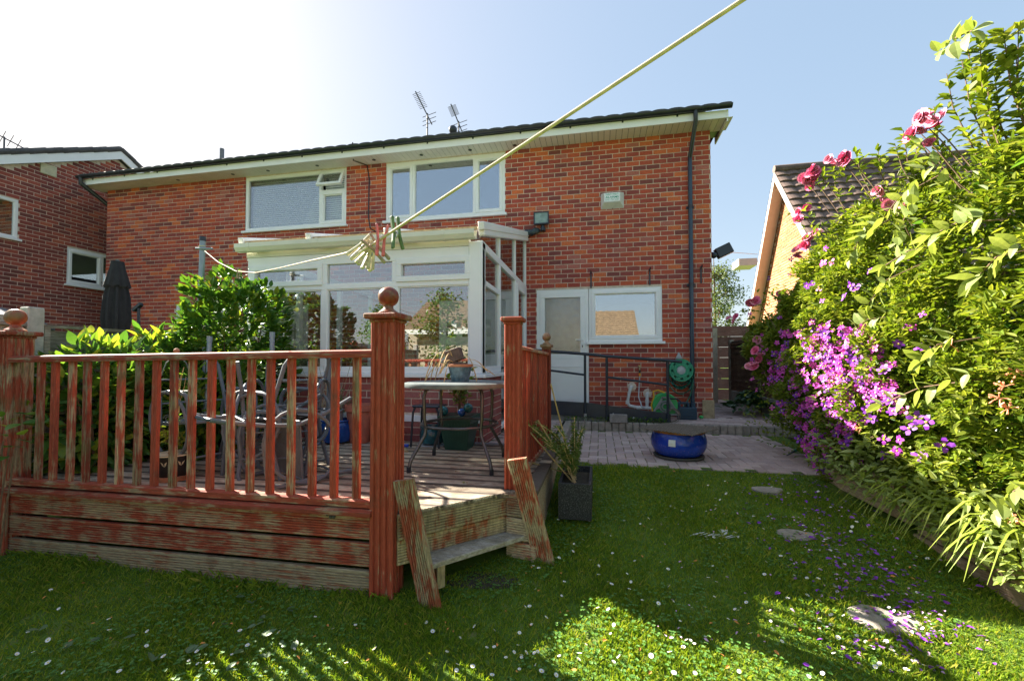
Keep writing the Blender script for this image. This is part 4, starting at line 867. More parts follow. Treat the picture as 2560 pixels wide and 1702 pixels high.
m=MB(); a=Vector((-1.25,RY0,0)); m.add([(-1.25,RY0,.80),(1.05,RY0,.70),(1.05,RY0,.83),(-.2,RY0,.975),(-1.25,RY0,1.02),(-1.25,RY0+.035,.80),(1.05,RY0+.035,.70),(1.05,RY0+.035,.83),(-.2,RY0+.035,.975),(-1.25,RY0+.035,1.02)],[(0,1,2,3,4),(9,8,7,6,5),(0,5,6,1),(1,6,7,2),(2,7,8,3),(3,8,9,4),(4,9,5,0)]); m.build('ramp_edge_board',navy,ramp_t)
whitep=plain('white_pipe',(.66,.66,.64),.45,.12,8)
for px,py in ((1398,952),(1412,953),(1459,962)):
    p=V(px,py,Y=RY0); m=MB(); m.sphere((p.x,RY0-.004,p.z),.014,10,6); m.build('bolt_head',whitep,ramp_t)
hr=thing('handrail',(.0,RY0-.03,UPZ),'navy painted tubular handrail along the ramp','handrail')
Yh=RY0-.03
rl=[V(1200,804,Y=Yh),V(1347,815,Y=Yh),V(1397,820,Y=Yh),V(1537,830,Y=Yh),V(1570,833,Y=Yh)]
m=MB(); m.tube(rl,.024,10); m.build('top_rail',navy,hr,smooth=True)
m=MB(); m.tube([V(1215,846,Y=Yh),V(1347,863,Y=Yh)],.018,10); m.build('mid_rail',navy,hr,smooth=True)
m=MB(); m.tube([V(1397,868,Y=Yh),V(1537,886,Y=Yh)],.018,10); m.build('mid_rail',navy,hr,smooth=True)
for px,top,bz in ((1218,805,.7),(1347,815,.73),(1397,820,.72),(1537,830,.70)):
    t_=V(px,top,Y=Yh); m=MB(); m.tube([(t_.x,Yh,bz),t_],.021,10); m.build('upright',navy,hr,smooth=True)
galv=plain('galvanised_foot',(.45,.46,.46),.4,.15,9,metal=.6)
t_=V(1347,815,Y=Yh); m=MB(); m.tube([(t_.x,Yh,UPZ),(t_.x,Yh,UPZ+.12)],.026,10); m.build('post_foot',galv,hr)
# concrete block
p=V(1425,976,z=UPZ); m=MB(); m.box(p.x-.13,p.x+.13,6.70,6.80,UPZ+.006,UPZ+.13); tag(m.build('concrete_block',plain('grey_block',(.27,.24,.22),.95,.25,25,bmp=.4),bevel=.006),'single grey concrete block sitting on the kerb below the handrail','block')
# waste pipes
wp=thing('waste_pipe',(.6,HW-.08,.9),'white plastic waste pipes running along the wall under the kitchen window','pipe')
Yp=HW-.07
m=MB(); m.tube([V(1455,890,Y=HW),V(1452,893,Y=Yp),V(1449,905,Y=Yp),V(1445,925,Y=Yp),V(1450,934,Y=Yp),V(1470,938,Y=Yp),V(1500,940,Y=Yp),V(1525,946,Y=Yp)],.026,10); m.build('long_pipe',whitep,wp,smooth=True)
m=MB(); m.tube([V(1491,905,Y=HW),V(1490,908,Y=Yp),V(1490,922,Y=Yp),V(1490,938,Y=Yp)],.026,10); m.build('branch_pipe',whitep,wp,smooth=True)
for q in ((1445,926),(1490,924),(1470,938)):
    c=V(*q,Y=Yp); m=MB(); m.tube([c+Vector((0,0,-.03)),c+Vector((0,0,.03))],.033,10) if q[0]!=1470 else m.tube([c+Vector((-.03,0,0)),c+Vector((.03,0,0))],.033,10); m.build('pipe_collar',whitep,wp)
for q in ((1455,890),(1491,905)):
    c=V(*q,Y=HW); m=MB(); m.lathe([(.0,.002),(.07,.002),(.075,.0)],(c.x,HW-.004,c.z),14,axis='y'); m.build('mortar_collar',mortar,wp)
# tap with hose
brassy=plain('tap_metal',(.35,.27,.14),.35,.2,9,metal=.8); orange=plain('orange_plastic',(.8,.28,.02),.4,.1); c=V(1472,845,Y=HW)
tp=thing('garden_tap',(c.x,HW-.05,c.z-.1),'garden tap with orange connector and thin hose below the kitchen window','tap')
m=MB(); m.tube([(c.x,HW,c.z),(c.x,HW-.07,c.z),(c.x,HW-.08,c.z-.05)],.014,8); m.box(c.x-.025,c.x+.025,HW-.075,HW-.06,c.z+.015,c.z+.03); m.build('tap_body',brassy,tp)
m=MB(); m.tube([(c.x,HW-.08,c.z-.05),(c.x,HW-.08,c.z-.10)],.017,8); m.build('tap_connector',black_pl,tp); m=MB(); m.tube([(c.x,HW-.08,c.z-.10),(c.x,HW-.08,c.z-.15)],.019,8); m.build('orange_connector',orange,tp)
e=V(1485,960,Y=7.1); m=MB(); m.tube([(c.x,HW-.08,c.z-.15),(c.x-.01,HW-.09,c.z-.3),(c.x-.025,HW-.12,c.z-.5),(c.x+.02,HW-.25,c.z-.66),(e.x,7.05,.90)],.010,8); m.build('thin_hose',plain('pale_hose',(.42,.47,.5),.5,.1),tp,smooth=True)
# wall hose reel
green=plain('green_plastic',(.03,.30,.17),.4,.15,6); hoseg=plain('green_hose',(.015,.13,.085),.35,.25,14); c=V(1567,852,Y=HW-.12)
wr_=thing('wall_hose_reel',(c.x,HW-.1,c.z-.2),'green hose reel hung on the brick wall beside the downpipe','hose reel')
nn=32; m=MB(); vs=[];fs=[]
ro=.185
m.lathe([(.075,.10),(ro-.06,.095)],(c.x,HW-.12+.1,c.z),nn,axis='y')
m=MB()
for k in range(6):      # rim spokes leave six slots
    a0=2*math.pi*k/6+.26; a1=2*math.pi*(k+1)/6-.26
    a0,a1=a0-.52+.26,a1-.52+.26
def disc(rout,rin,y0_,y1_,slots,mat,name):
    m=MB()
    def ring(r0,r1,a0,a1,n):
        for i in range(n):
            t0=a0+(a1-a0)*i/n; t1=a0+(a1-a0)*(i+1)/n
            q=[(c.x+r*math.cos(t),y,c.z+r*math.sin(t)) for y in (y1_,y0_) for r,t in ((r0,t0),(r1,t0),(r1,t1),(r0,t1))]
            m.add(q,[(3,2,1,0),(4,5,6,7),(0,1,5,4),(1,2,6,5),(2,3,7,6),(3,0,4,7)])
    ring(rout-.028,rout,0,2*math.pi,36); ring(rin,rin+.055,0,2*math.pi,36)
    for k in range(slots):
        a=2*math.pi*k/slots+.2; ring(rin+.05,rout-.025,a,a+2*math.pi/slots*.6,6)
    return m.build(name,mat,wr_)
disc(ro,.07,HW-.20,HW-.185,8,green,'front_disc'); disc(ro,.07,HW-.03,HW-.02,8,green,'back_disc')
m=MB(); m.lathe([(0,.195),(.06,.195),(.074,.185),(.074,.17)],(c.x,HW,c.z),24,axis='y'); m.build('hub',tallp,wr_,smooth=True)
m=MB(); m.lathe([(.06,.03),(.06,.18)],(c.x,HW,c.z),20,axis='y'); m.build('drum',green,wr_)
m=MB(); m.add([(c.x-.06,HW-.04,c.z+.19),(c.x+.05,HW-.04,c.z+.19),(c.x-.01,HW-.04,c.z+.30),(c.x-.06,HW-.004,c.z+.19),(c.x+.05,HW-.004,c.z+.19),(c.x-.01,HW-.004,c.z+.30)],[(0,1,2),(5,4,3),(0,3,4,1),(1,4,5,2),(2,5,3,0)]); m.build('hanger',tallp,wr_)
pts=[]
for i in range(190):
    t=i*.2; k=i/190; r=.15+.035*math.sin(t*.31); sag=(.12+.06*math.sin(t*.17+1)) if math.sin(t)<0 else .0
    pts.append((c.x+ (r+.03)*math.cos(t),HW-.05-.1*((i*.37)%1)*.9-.02,c.z-.03+(r+sag)*math.sin(t)))
m=MB(); m.tube(pts,.010,6); m.build('coiled_hose',hoseg,wr_,smooth=True)
m=MB(); m.tube([(c.x+.18,HW-.1,c.z),(c.x+.19,HW-.11,c.z-.25),(c.x+.15,HW-.1,c.z-.42),(c.x+.06,HW-.12,c.z-.58),(c.x+.0,HW-.15,c.z-.68)],.011,8); m.build('hanging_hose',hoseg,wr_,smooth=True)
# floor hose reel
g=V(1530,925,Y=7.15); g=Vector((g.x,7.15,0)); zb=.79; gry=plain('grey_plastic',(.24,.25,.25),.5,.15,8)
fr_=thing('floor_hose_reel',(g.x,g.y,zb),'grey and green hose reel with yellow hose standing on the ramp end','hose reel')
for dy in (-.1,.1):
    m=MB()
    for a,b_ in (((-.2,0),(-.04,.27)),((.2,0),(.04,.27)),((-.2,.01),(.2,.01)),((-.06,.27),(.06,.27)),((-.13,.1),(-.08,.12)),((.13,.1),(.08,.12))): m.bar((g.x+a[0],g.y+dy,zb+a[1]),(g.x+b_[0],g.y+dy,zb+b_[1]),.025,.035,(0,1,0))
    m.tube([(g.x+.085*math.cos(t),g.y+dy,zb+.13+.085*math.sin(t)) for t in [2*math.pi*i/20 for i in range(20)]],.014,6,closed=True); m.tube([(g.x+.05*math.cos(t),g.y+dy-.005,zb+.13+.05*math.sin(t)) for t in [2*math.pi*i/20 for i in range(20)]],.012,6,closed=True); m.build('side_frame',gry,fr_)
m=MB(); m.lathe([(.0,-.07),(.05,-.07),(.06,-.075),(.18,-.08),(.19,-.07),(.08,-.05),(.08,.05),(.19,.07),(.18,.08),(.05,.07),(0,.07)],(g.x,g.y,zb+.15),28,axis='y'); m.build('drum',plain('bright_green_plastic',(.03,.36,.10),.4,.1),fr_,smooth=True)
yel=plain('yellow_hose',(.75,.42,.02),.4,.1); m=MB(); m.tube([(g.x-.18,g.y-.03,zb+.02),(g.x-.2,g.y-.03,zb+.15),(g.x-.16,g.y-.03,zb+.28),(g.x-.17,g.y-.03,zb+.36),(g.x-.1,g.y-.03,zb+.38),(g.x-.0,g.y-.03,zb+.34)],.013,8); m.build('yellow_hose',yel,fr_,smooth=True)
m=MB(); m.tube([(g.x+.04,g.y-.1,zb+.26),(g.x+.18,g.y-.08,zb+.25),(g.x+.24,g.y-.05,zb+.2)],.012,8); m.build('crank',black_pl,fr_)
# jerry can
p=V(1583,962,Y=7.38); can=thing('water_container',(p.x,7.38,UPZ),'dark blue ribbed plastic water container at the foot of the downpipe','container'); dkb=plain('dark_blue_plastic',(.018,.05,.085),.4,.2,6)
m=MB(); m.box(p.x-.15,p.x+.13,7.30,7.46,UPZ+.004,UPZ+.20); 
for k in range(5): m.box(p.x-.156,p.x+.136,7.294,7.466,UPZ+.03+k*.035,UPZ+.045+k*.035)
m.box(p.x-.15,p.x-.11,7.32,7.44,UPZ+.2,UPZ+.27); m.box(p.x-.15,p.x+.02,7.35,7.41,UPZ+.245,UPZ+.28); m.box(p.x-.01,p.x+.03,7.34,7.42,UPZ+.2,UPZ+.27); m.build('body',dkb,can,bevel=.01)
m=MB(); m.tube([(p.x+.085,7.38,UPZ+.2),(p.x+.085,7.38,UPZ+.265)],.04,14); m.build('cap',dkb,can)
# wire coil
p=V(1560,955,z=.80); m=MB()
p=Vector((1.09,6.96,UPZ)); m.tube([p+Vector((.1*math.cos(t)+.02*math.sin(t*.3),.03*math.sin(t*1.3),.11+.1*math.sin(t)+.01*math.cos(t*.7))) for t in [i*.3 for i in range(75)]],.005,5); tag(m.build('wire_coil',plain('rusty_wire',(.2,.16,.12),.7,.3,20)),'tangled rusty wire coil at the end of the ramp','wire')
m=MB(); p=V(1620,962,z=UPZ); m.sphere((1.62,7.5,UPZ+.03),.035,12,8,(1,1,.8)); tag(m.build('green_ball',plain('lime_plastic',(.05,.5,.12),.5,.1),smooth=True),'small bright green ball by the house corner','ball')
# ================================================================== fixtures on the wall
alb=plain('alarm_box_white',(.62,.60,.58),.5,.1,9); ax0,ax1,az0,az1=.037,.43,4.275,4.55
al=thing('alarm_box',((ax0+ax1)/2,HW-.04,az0),'white burglar alarm box with green lettering high on the brick wall','alarm box')
m=MB(); fx0,fx1,fz0,fz1=ax0+.05,ax1-.07,az0+.09,az1-.02; m.add([(ax0,HW,az0),(ax1,HW,az0),(ax1,HW,az1),(ax0,HW,az1),(fx0,HW-.09,fz0),(fx1,HW-.09,fz0),(fx1,HW-.09,fz1),(fx0,HW-.09,fz1)],[(4,5,6,7),(0,1,5,4),(1,2,6,5),(2,3,7,6),(3,0,4,7)]); m.build('cover',alb,al,bevel=.004)
m=MB(); m.box(fx0+.01,fx1-.005,HW-.0935,HW-.091,fz0+.015,fz1-.008); m.build('label_plate',plain('label_white',(.85,.86,.86),.5,.02),al)
grt=plain('green_print',(.02,.33,.22),.6,.05)
def text(s,x,z,y,w,h,mat,parent,bold=0):
    cu=bpy.data.curves.new('lettering','FONT'); cu.body=s; cu.size=1; cu.offset=bold; to=bpy.data.objects.new('lettering',cu); col.objects.link(to); bpy.context.view_layer.update()
    me=bpy.data.meshes.new_from_object(to); bpy.data.objects.remove(to); 
    co=np.zeros(len(me.vertices)*3); me.vertices.foreach_get('co',co); co=co.reshape(-1,3); lo=co.min(0);hi=co.max(0)
    n=np.zeros_like(co); n[:,0]=x+(co[:,0]-lo[0])/(hi[0]-lo[0])*w; n[:,2]=z+(co[:,1]-lo[1])/(hi[1]-lo[1])*h; n[:,1]=y
    me.vertices.foreach_set('co',n.ravel()); me.materials.clear(); me.materials.append(mat); o=bpy.data.objects.new('lettering',me); col.objects.link(o); setparent(o,parent)
lw_=fx1-fx0-.05; lx=fx0+.028
text('TWENTY TWENTY',lx,fz1-.05,HW-.0945,lw_,.034,grt,al,.01); text('ALARMS',lx,fz1-.098,HW-.0945,lw_,.036,grt,al,.02); text('0161 794 2020',lx,fz1-.138,HW-.0945,lw_,.03,grt,al)
m=MB(); m.box((ax0+ax1)/2-.01,(ax0+ax1)/2+.01,HW-.03,HW-.02,az0-.004,az0+.004); m.build('tamper_screw',black_pl,al)
# floodlight on the wall
p=W(1356,553,Y=HW); fl=thing('floodlight',(p.x,HW-.1,p.z-.1),'small square glass floodlight on the wall above the conservatory end','floodlight')
m=MB(); m.add([(p.x-.12,HW-.05,p.z-.09),(p.x+.12,HW-.05,p.z-.09),(p.x+.12,HW-.05,p.z+.1),(p.x-.12,HW-.05,p.z+.1),(p.x-.13,HW-.16,p.z-.1),(p.x+.13,HW-.16,p.z-.1),(p.x+.13,HW-.16,p.z+.11),(p.x-.13,HW-.16,p.z+.11)],[(3,2,1,0),(0,1,5,4),(1,2,6,5),(2,3,7,6),(3,0,4,7)]); frame_rect(m,lambda u,z,n:Vector((u,HW-.16-n,z)),p.x-.135,p.x+.135,p.z-.105,p.z+.115,.02,-.01,.01); m.build('housing',black_pl,fl)
m=MB(); m.box(p.x-.115,p.x+.115,HW-.163,HW-.159,p.z-.085,p.z+.095); m.build('lens',plain('greenish_lens',(.22,.30,.27),.15,.3,14),fl)
m=MB(); m.tube([(p.x+.02,HW-.1,p.z-.1),(p.x+.02,HW-.1,p.z-.2)],.03,10); m.box(p.x-.02,p.x+.06,HW-.1,HW,p.z-.2,p.z-.14); m.tube([(p.x,HW-.06,p.z-.19),(p.x-.12,HW-.05,p.z-.24),(p.x-.28,HW-.05,p.z-.3)],.008,6); m.build('bracket',navy,fl)
tarp=plain('dark_wrap',(.03,.05,.06),.5,.3,20); m=MB(); q=W(1330,582,Y=HW-.1)
for i in range(5): m.sphere((q.x+random.uniform(-.1,.1),HW-.08,q.z+random.uniform(-.05,.05)),random.uniform(.05,.08),8,6,(1.3,.7,.7))
tag(m.build('plastic_wrap',tarp),'dark plastic wrap bundled at the top end of the conservatory roof','wrap')
# floodlight on the far corner
p=W(1800,635,Y=HW+.3); f2=thing('floodlight',(1.85,p.y,p.z),'black twin headed security light on the side wall corner','floodlight')
m=MB(); m.tube([(1.83,p.y,p.z+.02),(1.95,p.y,p.z+.02)],.02,8); m.sphere((1.93,p.y-.05,p.z-.03),.055,12,8); m.tube([(1.93,p.y,p.z),(1.98,p.y,p.z+.06)],.015,6); m.build('sensor',navy,f2)
m=MB(); m.box(-.13,.13,-.06,.06,-.09,.09); m.xf(T((2.1,p.y,p.z+.05))@RY(-25)); m.build('lamp_head',black_pl,f2,bevel=.01)
# tv aerials on the roof
def aerial(px,ptop,pbase,Y_,L,label,ang):
    t_=V(px,ptop,Y=Y_); zb_=V(px,pbase,Y=Y_).z-.6; bx=V(px,pbase,Y=Y_).x; ae=thing('tv_aerial',(bx,Y_,zb_),label,'aerial')
    alum=plain('aerial_metal',(.08,.08,.10),.5,.2,5)
    hd=V(px,ptop+(34 if L>.5 else 22),Y=Y_).z
    m=MB(); m.tube([(bx,Y_,zb_),(bx,Y_,hd+.05)],.022,6); m.build('mast',alum,ae)
    d=Vector((-math.cos(R(ang))*.55,-.5,math.sin(R(ang)))).normalized(); s0=Vector((bx,Y_,hd)); e0=s0+d*L
    m=MB(); m.tube([s0-d*.25,e0],.016,6); m.build('boom',alum,ae)
    m=MB(); sd=Vector((1,0,.25)).normalized()
    for k in range(10): q=s0+d*(.2+(L-.25)*k/9); m.tube([q-sd*.11,q+sd*.11],.007,5)
    m.build('elements',alum,ae)
    m=MB()
    for dz in (-.12,0,.12): q=s0-d*.1+Vector((0,0,dz)); m.tube([q-sd*.2,q+sd*.2],.009,5)
    m.build('reflector',alum,ae)
aerial(984,232,305,10.8,.62,'taller tv aerial on the roof with a longer boom',52); aerial(1056,262,298,10.8,.48,'smaller tv aerial on the roof beside the round vent',58)
# ================================================================== blue patio pot with mat
p=W(1697,1120,Y=5.0); c=Vector((p.x,5.02,LPZ+.002)); royal=plain('royal_blue_glaze',(.012,.035,.33),.1,.45,6)
m_,nt,b=newmat('worn_blue_glaze',rough=.12); v=pos(nt); c1=mix(nt,ramp(nt,noise(nt,v,5,3),[(.3,0.),(.7,1.)]),(.008,.025,.22),(.02,.07,.5)); gz_=nd(nt,'SeparateXYZ'); gg=nd(nt,'NewGeometry'); nt.links.new(gg.outputs['Position'],gz_.inputs[0])
sp=noise(nt,v,45,5,.75); c1=mix(nt,ramp(nt,sp,[(.60,0.),(.68,.6)]),c1,(.28,.17,.20)); nt.links.new(c1,b.inputs['Base Color']); nt.links.new(ramp(nt,sp,[(.6,.1),(.7,.6)]),b.inputs['Roughness'])
bp_=thing('blue_patio_pot',c,'squat royal blue glazed pot with a white sticker on the patio','pot')
m=MB(); m.lathe([(.20,.02),(.25,.05),(.288,.13),(.292,.19),(.275,.25),(.262,.275),(.255,.275),(.26,.2),(0,.2)],c,40); m.build('body',m_,bp_,smooth=True)
m=MB(); m.lathe([(.262,.272),(.272,.28),(.272,.298),(.26,.305),(.25,.3),(.25,.272)],c,40); m.build('rim',plain('amber_rim',(.40,.15,.03),.35,.2,9),bp_,smooth=True)
dv=(Vector((0,0,0))-Vector((c.x,c.y,0))).normalized(); sd_=Vector((-dv.y,dv.x,0)); q=c+dv*.288-sd_*-.0+Vector((0,0,.2)); q=q-Vector((.07,0,0)); m=MB(); ct=Vector((c.x,c.y,q.z)); 
m=MB(); G=5; vs=[]
for jj in range(G):
    for ii in range(G):
        az=-.035+.07*jj/(G-1); an=math.atan2(dv.y,dv.x)-.22+(-.035+.07*ii/(G-1))/.29; rr=float(np.interp(.19+az,[.05,.13,.19,.25,.275],[.25,.288,.292,.275,.262]))+.004; vs.append((c.x+rr*math.cos(an),c.y+rr*math.sin(an),c.z+.19+az))
m.add(vs,[(jj*G+ii,jj*G+ii+1,(jj+1)*G+ii+1,(jj+1)*G+ii) for jj in range(G-1) for ii in range(G-1)]); m.build('sticker',plain('sticker_white',(.7,.7,.66),.6,.08,60),bp_)
m=MB(); m.lathe([(0,0),(.25,0),(.265,.02),(.262,.03),(.24,.022),(0,.015)],c,36); tag(m.build('plant_saucer',plain('dark_saucer',(.08,.08,.07),.7,.2,20),smooth=True),'dark grey saucer beneath the blue patio pot','saucer')
mat_m=plain('woven_mat_dark',(.17,.14,.11),.9,.35,40); mt_=thing('woven_mat',c+Vector((0,0,.306)),'dark woven mat laid diamondwise over the blue patio pot','mat'); zM=c.z+.312; hw=.31; m=MB(); n=26
for i in range(n):
    t=-hw+2*hw*(i+.5)/n
    for ax in (0,1):
        pts=[]
        for k in range(n+1):
            s_=-hw+2*hw*k/n; z=zM+.005*(1 if (i+k+ax)%2 else -1)-.05*max(0,(math.hypot(s_,t)-.26))*(1.0); x_,y_=(s_,t) if ax==0 else (t,s_); a=R(45)+.15; pts.append((c.x+x_*math.cos(a)-y_*math.sin(a),c.y+x_*math.sin(a)+y_*math.cos(a),z))
        m.tube(pts,.0065,4)
m.build('weave',mat_m,mt_)
# ================================================================== trough planter by the deck
spk,nt,b=newmat('speckled_granite',(.02,.02,.022),.7); v=pos(nt); nt.links.new(ramp(nt,noise(nt,v,160,2,.8),[(.55,(.016,.016,.018)),(.72,(.22,.22,.22))]),b.inputs['Base Color'])
c=Vector((-.19,3.62,lz(3.62))); tp_=thing('trough_planter',c,'speckled black trough planter standing on the lawn against the deck','planter')
m=MB(); hx,hy,h,t_=.125,.30,.27,.022; cz=c.z-.01
for r in ((-hx,hx,-hy,-hy+t_),(-hx,hx,hy-t_,hy),(-hx,-hx+t_,-hy+t_,hy-t_),(hx-t_,hx,-hy+t_,hy-t_)): m.box(c.x+r[0],c.x+r[1],c.y+r[2],c.y+r[3],cz,cz+h)
m.build('body',spk,tp_); m=MB(); m.quad((c.x-hx+.02,c.y-hy+.02,cz+h-.05),(c.x+hx-.02,c.y-hy+.02,cz+h-.05),(c.x+hx-.02,c.y+hy-.02,cz+h-.05),(c.x-hx+.02,c.y+hy-.02,cz+h-.05)); m.build('soil',soil,tp_)
rosem=leafmat('rosemary_leaf',[(0,(.10,.17,.05)),(.7,(.17,.25,.06)),(1,(.36,.33,.08))])
ro_=thing('rosemary',(c.x,c.y+.05,cz+h-.05),'leggy rosemary bush leaning over the speckled trough','plant'); P=[];O=[]; rd=random.Random(21)
for i in range(26):
    a=rd.uniform(0,6.28); lean=Vector((math.cos(a)*.2-.14,math.sin(a)*.25+.05,0)); L=rd.uniform(.22,.5); q0=Vector((c.x-.02,c.y+rd.uniform(-.1,.2),cz+h-.05)); pts=[q0+lean*(L*2*t)*(t+.3)+Vector((rd.gauss(0,.008),rd.gauss(0,.008),L*t)) for t in [k/6 for k in range(7)]]
    m=MB(); m.tube(pts,.004,5); m.build('stem',straw if i%3 else twig,ro_)
    for k in range(110): f=rd.uniform(.25,1)*6; j=min(5,int(f)); P.append(list(pts[j].lerp(pts[j+1],f-j))); O.append([rd.gauss(0,1),rd.gauss(0,1),rd.gauss(.3,.7)])
foliage('needles',np.array(P),np.array(O)/np.linalg.norm(np.array(O),axis=1,keepdims=True),rosem,ro_,(.025,.045),.28,.2,.4)
cane=plain('bamboo_cane',(.45,.32,.13),.6,.3,25)
for i,(a,b_) in enumerate((((1395,1270),(1312,1075)),((1393,1180),(1345,1060)),((1398,1105),(1377,970)),((1385,1190),(1310,1160)))):
    q=W(a[0],a[1] if i else 1260,Y=3.6); q=Vector((c.x-.02,3.55+.08*i,cz+h-.06)); e=W(b_[0],b_[1]-10,Y=3.5); m=MB(); m.tube([q,e],.006,6); tag(m.build('bamboo_cane',cane),'pale bamboo cane leaning out of the speckled trough','cane','canes in the trough')
# ================================================================== boundary fence on the left
FXL=-4.62
fl_=thing('boundary_fence',(FXL,4.5,.3),'weathered grey timber panel fence with concrete posts beside the deck','fence')
py=[-1.0,.85,2.7,4.55,6.4]
for a,b_ in zip(py,py[1:]):
    z0=max(.1,lz((a+b_)/2)); z=z0+.05; 
    while z<1.84:
        m=MB(); m.prism([(0,0),(.018,.0),(.008,.15),(0,.15)],(FXL,a+.06,z),(1,0,0),(0,0,1),(0,b_-a-.12,0)); m.build('slat',fence_gr,fl_); z+=.125
    for yy in (a+.08,(a+b_)/2,b_-.1):
        m=MB(); m.box(FXL+.016,FXL+.04,yy-.02,yy+.02,z0,1.9); m.build('batten',fence_gr,fl_)
    m=MB(); m.box(FXL-.02,FXL+.045,a+.06,b_-.06,1.90,1.925); m.build('capping',fence_gr,fl_)
for yy in py:
    m=MB(); m.prism([(-.05,-.055),(.05,-.055),(.05,.055),(-.05,.055)],(FXL,yy,.0),(1,0,0),(0,1,0),(0,0,2.06)); m.build('concrete_post',concrete,fl_,bevel=.008)
# neighbour's parasols
fab=plain('black_canvas',(.018,.018,.021),.9,.25,15)
p=W(293,700,D=5.9); pz=W(293,653,D=5.9).z; ps=thing('closed_parasol',(p.x,p.y,.5),'closed black parasol standing behind the grey boundary fence','parasol')
m=MB(); n=36; vs=[];fs=[]; lev=[(.02,pz),(.07,pz-.005),(.08,pz-.1),(.135,pz-.34),(.125,pz-.36),(.095,pz-.33),(.125,pz-.5),(.14,pz-.8),(.12,pz-1.0),(.075,pz-1.08),(.11,pz-1.2),(.12,pz-1.3)]
for j,(r,z) in enumerate(lev):
    for k in range(n):
        t=2*math.pi*k/n; am=.0 if j<2 else .07 if j<4 else .22; vs.append((p.x+r*(1+am*math.sin(9*t+.12*j))*math.cos(t),p.y+r*(1+am*math.sin(9*t+.12*j))*math.sin(t),z+(.02*math.sin(8*t) if j in (3,4) else 0)))
for j in range(len(lev)-1):
    for k in range(n): fs.append((j*n+k,j*n+(k+1)%n,(j+1)*n+(k+1)%n,(j+1)*n+k))
m.add(vs,fs); m.build('canopy',fab,ps,smooth=True); m=MB(); m.tube([(p.x,p.y,.3),(p.x,p.y,pz+.02)],.022,8); m.build('pole',greyalu,ps); m=MB(); m.tube([(p.x+.08*math.cos(t),p.y+.08*math.sin(t),pz-1.08) for t in [2*math.pi*i/16 for i in range(16)]],.012,6,closed=True); m.build('tie_strap',tallp,ps)
p=W(-20,790,D=5.0); gc=thing('open_parasol',(p.x,p.y,.5),'dark grey open parasol canopy beyond the boundary fence','parasol'); m=MB(); zt=W(0,776,D=5).z
m.lathe([(0,zt+.12),(.25,zt+.06),(.55,zt-.06),(.7,zt-.16),(.7,zt-.19),(.5,zt-.08),(0,zt+.1)],(p.x-.35,p.y,0),16); m.build('canopy',plain('slate_canvas',(.08,.09,.11),.8,.2),gc); m=MB(); m.tube([(p.x-.35,p.y,.3),(p.x-.35,p.y,zt+.15)],.02,8); m.build('pole',greyalu,gc)
p=V(318,712,Y=5.2); m=MB(); m.tube([(p.x+.02,5.2,p.z-.3),(p.x+.01,5.2,p.z+.02)],.02,8); m.bar((p.x-.08,5.2,p.z-.02),(p.x+.06,5.2,p.z+.08),.06,.05); tag(m.build('garden_lamp',navy,bevel=.005),'small dark garden lamp head beyond the concrete fence post','lamp')
# ================================================================== clothes post, line and pegs
cp_=W(507,592,Y=3.95); cb=V(452,1000,Y=3.95); po_=thing('clothes_post',(cp_.x,3.95,.5),'grey metal clothes post with a cross pin behind the camellia','post')
m=MB(); m.tube([(cp_.x-.05,3.95,.4),(cp_.x,3.95,cp_.z-.04)],.029,12); m.build('pole',bluepole,po_,smooth=True); m=MB(); m.tube([(cp_.x,3.95,cp_.z-.05),(cp_.x,3.95,cp_.z)],.032,12); m.build('cap',black_pl,po_)
hk=W(510,622,Y=3.92); m=MB(); m.tube([(hk.x-.11,3.92,hk.z+.01),(hk.x+.11,3.92,hk.z-.005)],.011,8); m.build('cross_pin',bluepole,po_)
m=MB(); m.tube([Vector((cp_.x+.034*math.cos(t),3.95+.034*math.sin(t),hk.z-.01+.004*t)) for t in [i*.5 for i in range(26)]],.006,5); m.build('knot',cordm,po_)
rope=plain('cream_rope',(.62,.50,.36),.85,.25,60)
L1=W(930,612,D=1.02); L2=W(1857,0,D=.52); far_=[W(512,628,D=4.02),W(545,655,D=3.5),W(590,678,D=2.95),W(640,682,D=2.5),W(700,670,D=2.05),W(780,651,D=1.6),W(860,634,D=1.25)]
m=MB(); m.tube(far_+[L1,L1.lerp(L2,.5),L2,L2+(L2-L1)*1.2],.0029,8); tag(m.build('clothes_line',rope,smooth=True),'cream clothes line running from the grey post up over the lawn','line')
def peg(M,mat,label):
    o=M@Vector((0,0,0)); pg=thing('clothes_peg',o,label,'peg','pegs on the clothes line')
    for sx in (-1,1):
        m=MB(); m.add([(sx*.003,-.005,-.04),(sx*.011,-.005,-.04),(sx*.010,-.005,0),(sx*.016,-.005,.035),(sx*.010,-.005,.035),(sx*.004,-.005,0)]+[(sx*.003,.005,-.04),(sx*.011,.005,-.04),(sx*.010,.005,0),(sx*.016,.005,.035),(sx*.010,.005,.035),(sx*.004,.005,0)],[(0,1,2,5),(5,2,3,4),(6,11,8,7),(11,10,9,8),(0,6,7,1),(1,7,8,2),(2,8,9,3),(3,9,10,4),(4,10,11,5),(5,11,6,0)]).xf(M); m.build('jaw',mat,pg,bevel=.002)
    m=MB(); m.tube([(0,.006*math.cos(t)-.0,.006*math.sin(t)+.002) for t in [i*.8 for i in range(9)]],.0018,5).xf(M); m.build('spring',galv,pg)
cam_turn=RZm(11.5+15)
pk=plain('pink_plastic',(.62,.13,.14),.5,.35,90); gnp=plain('faded_green_plastic',(.10,.17,.07),.6,.5,90); crm=plain('cream_peg_plastic',(.62,.55,.40),.6,.4,70); wdp=plain('weathered_peg_wood',(.30,.25,.18),.85,.35,60)
sM=Matrix.Scale(1.0,4)
q=W(953,598,D=1.0); peg(T(q)@cam_turn@RY(4),pk,'faded pink plastic peg clipped on the clothes line')
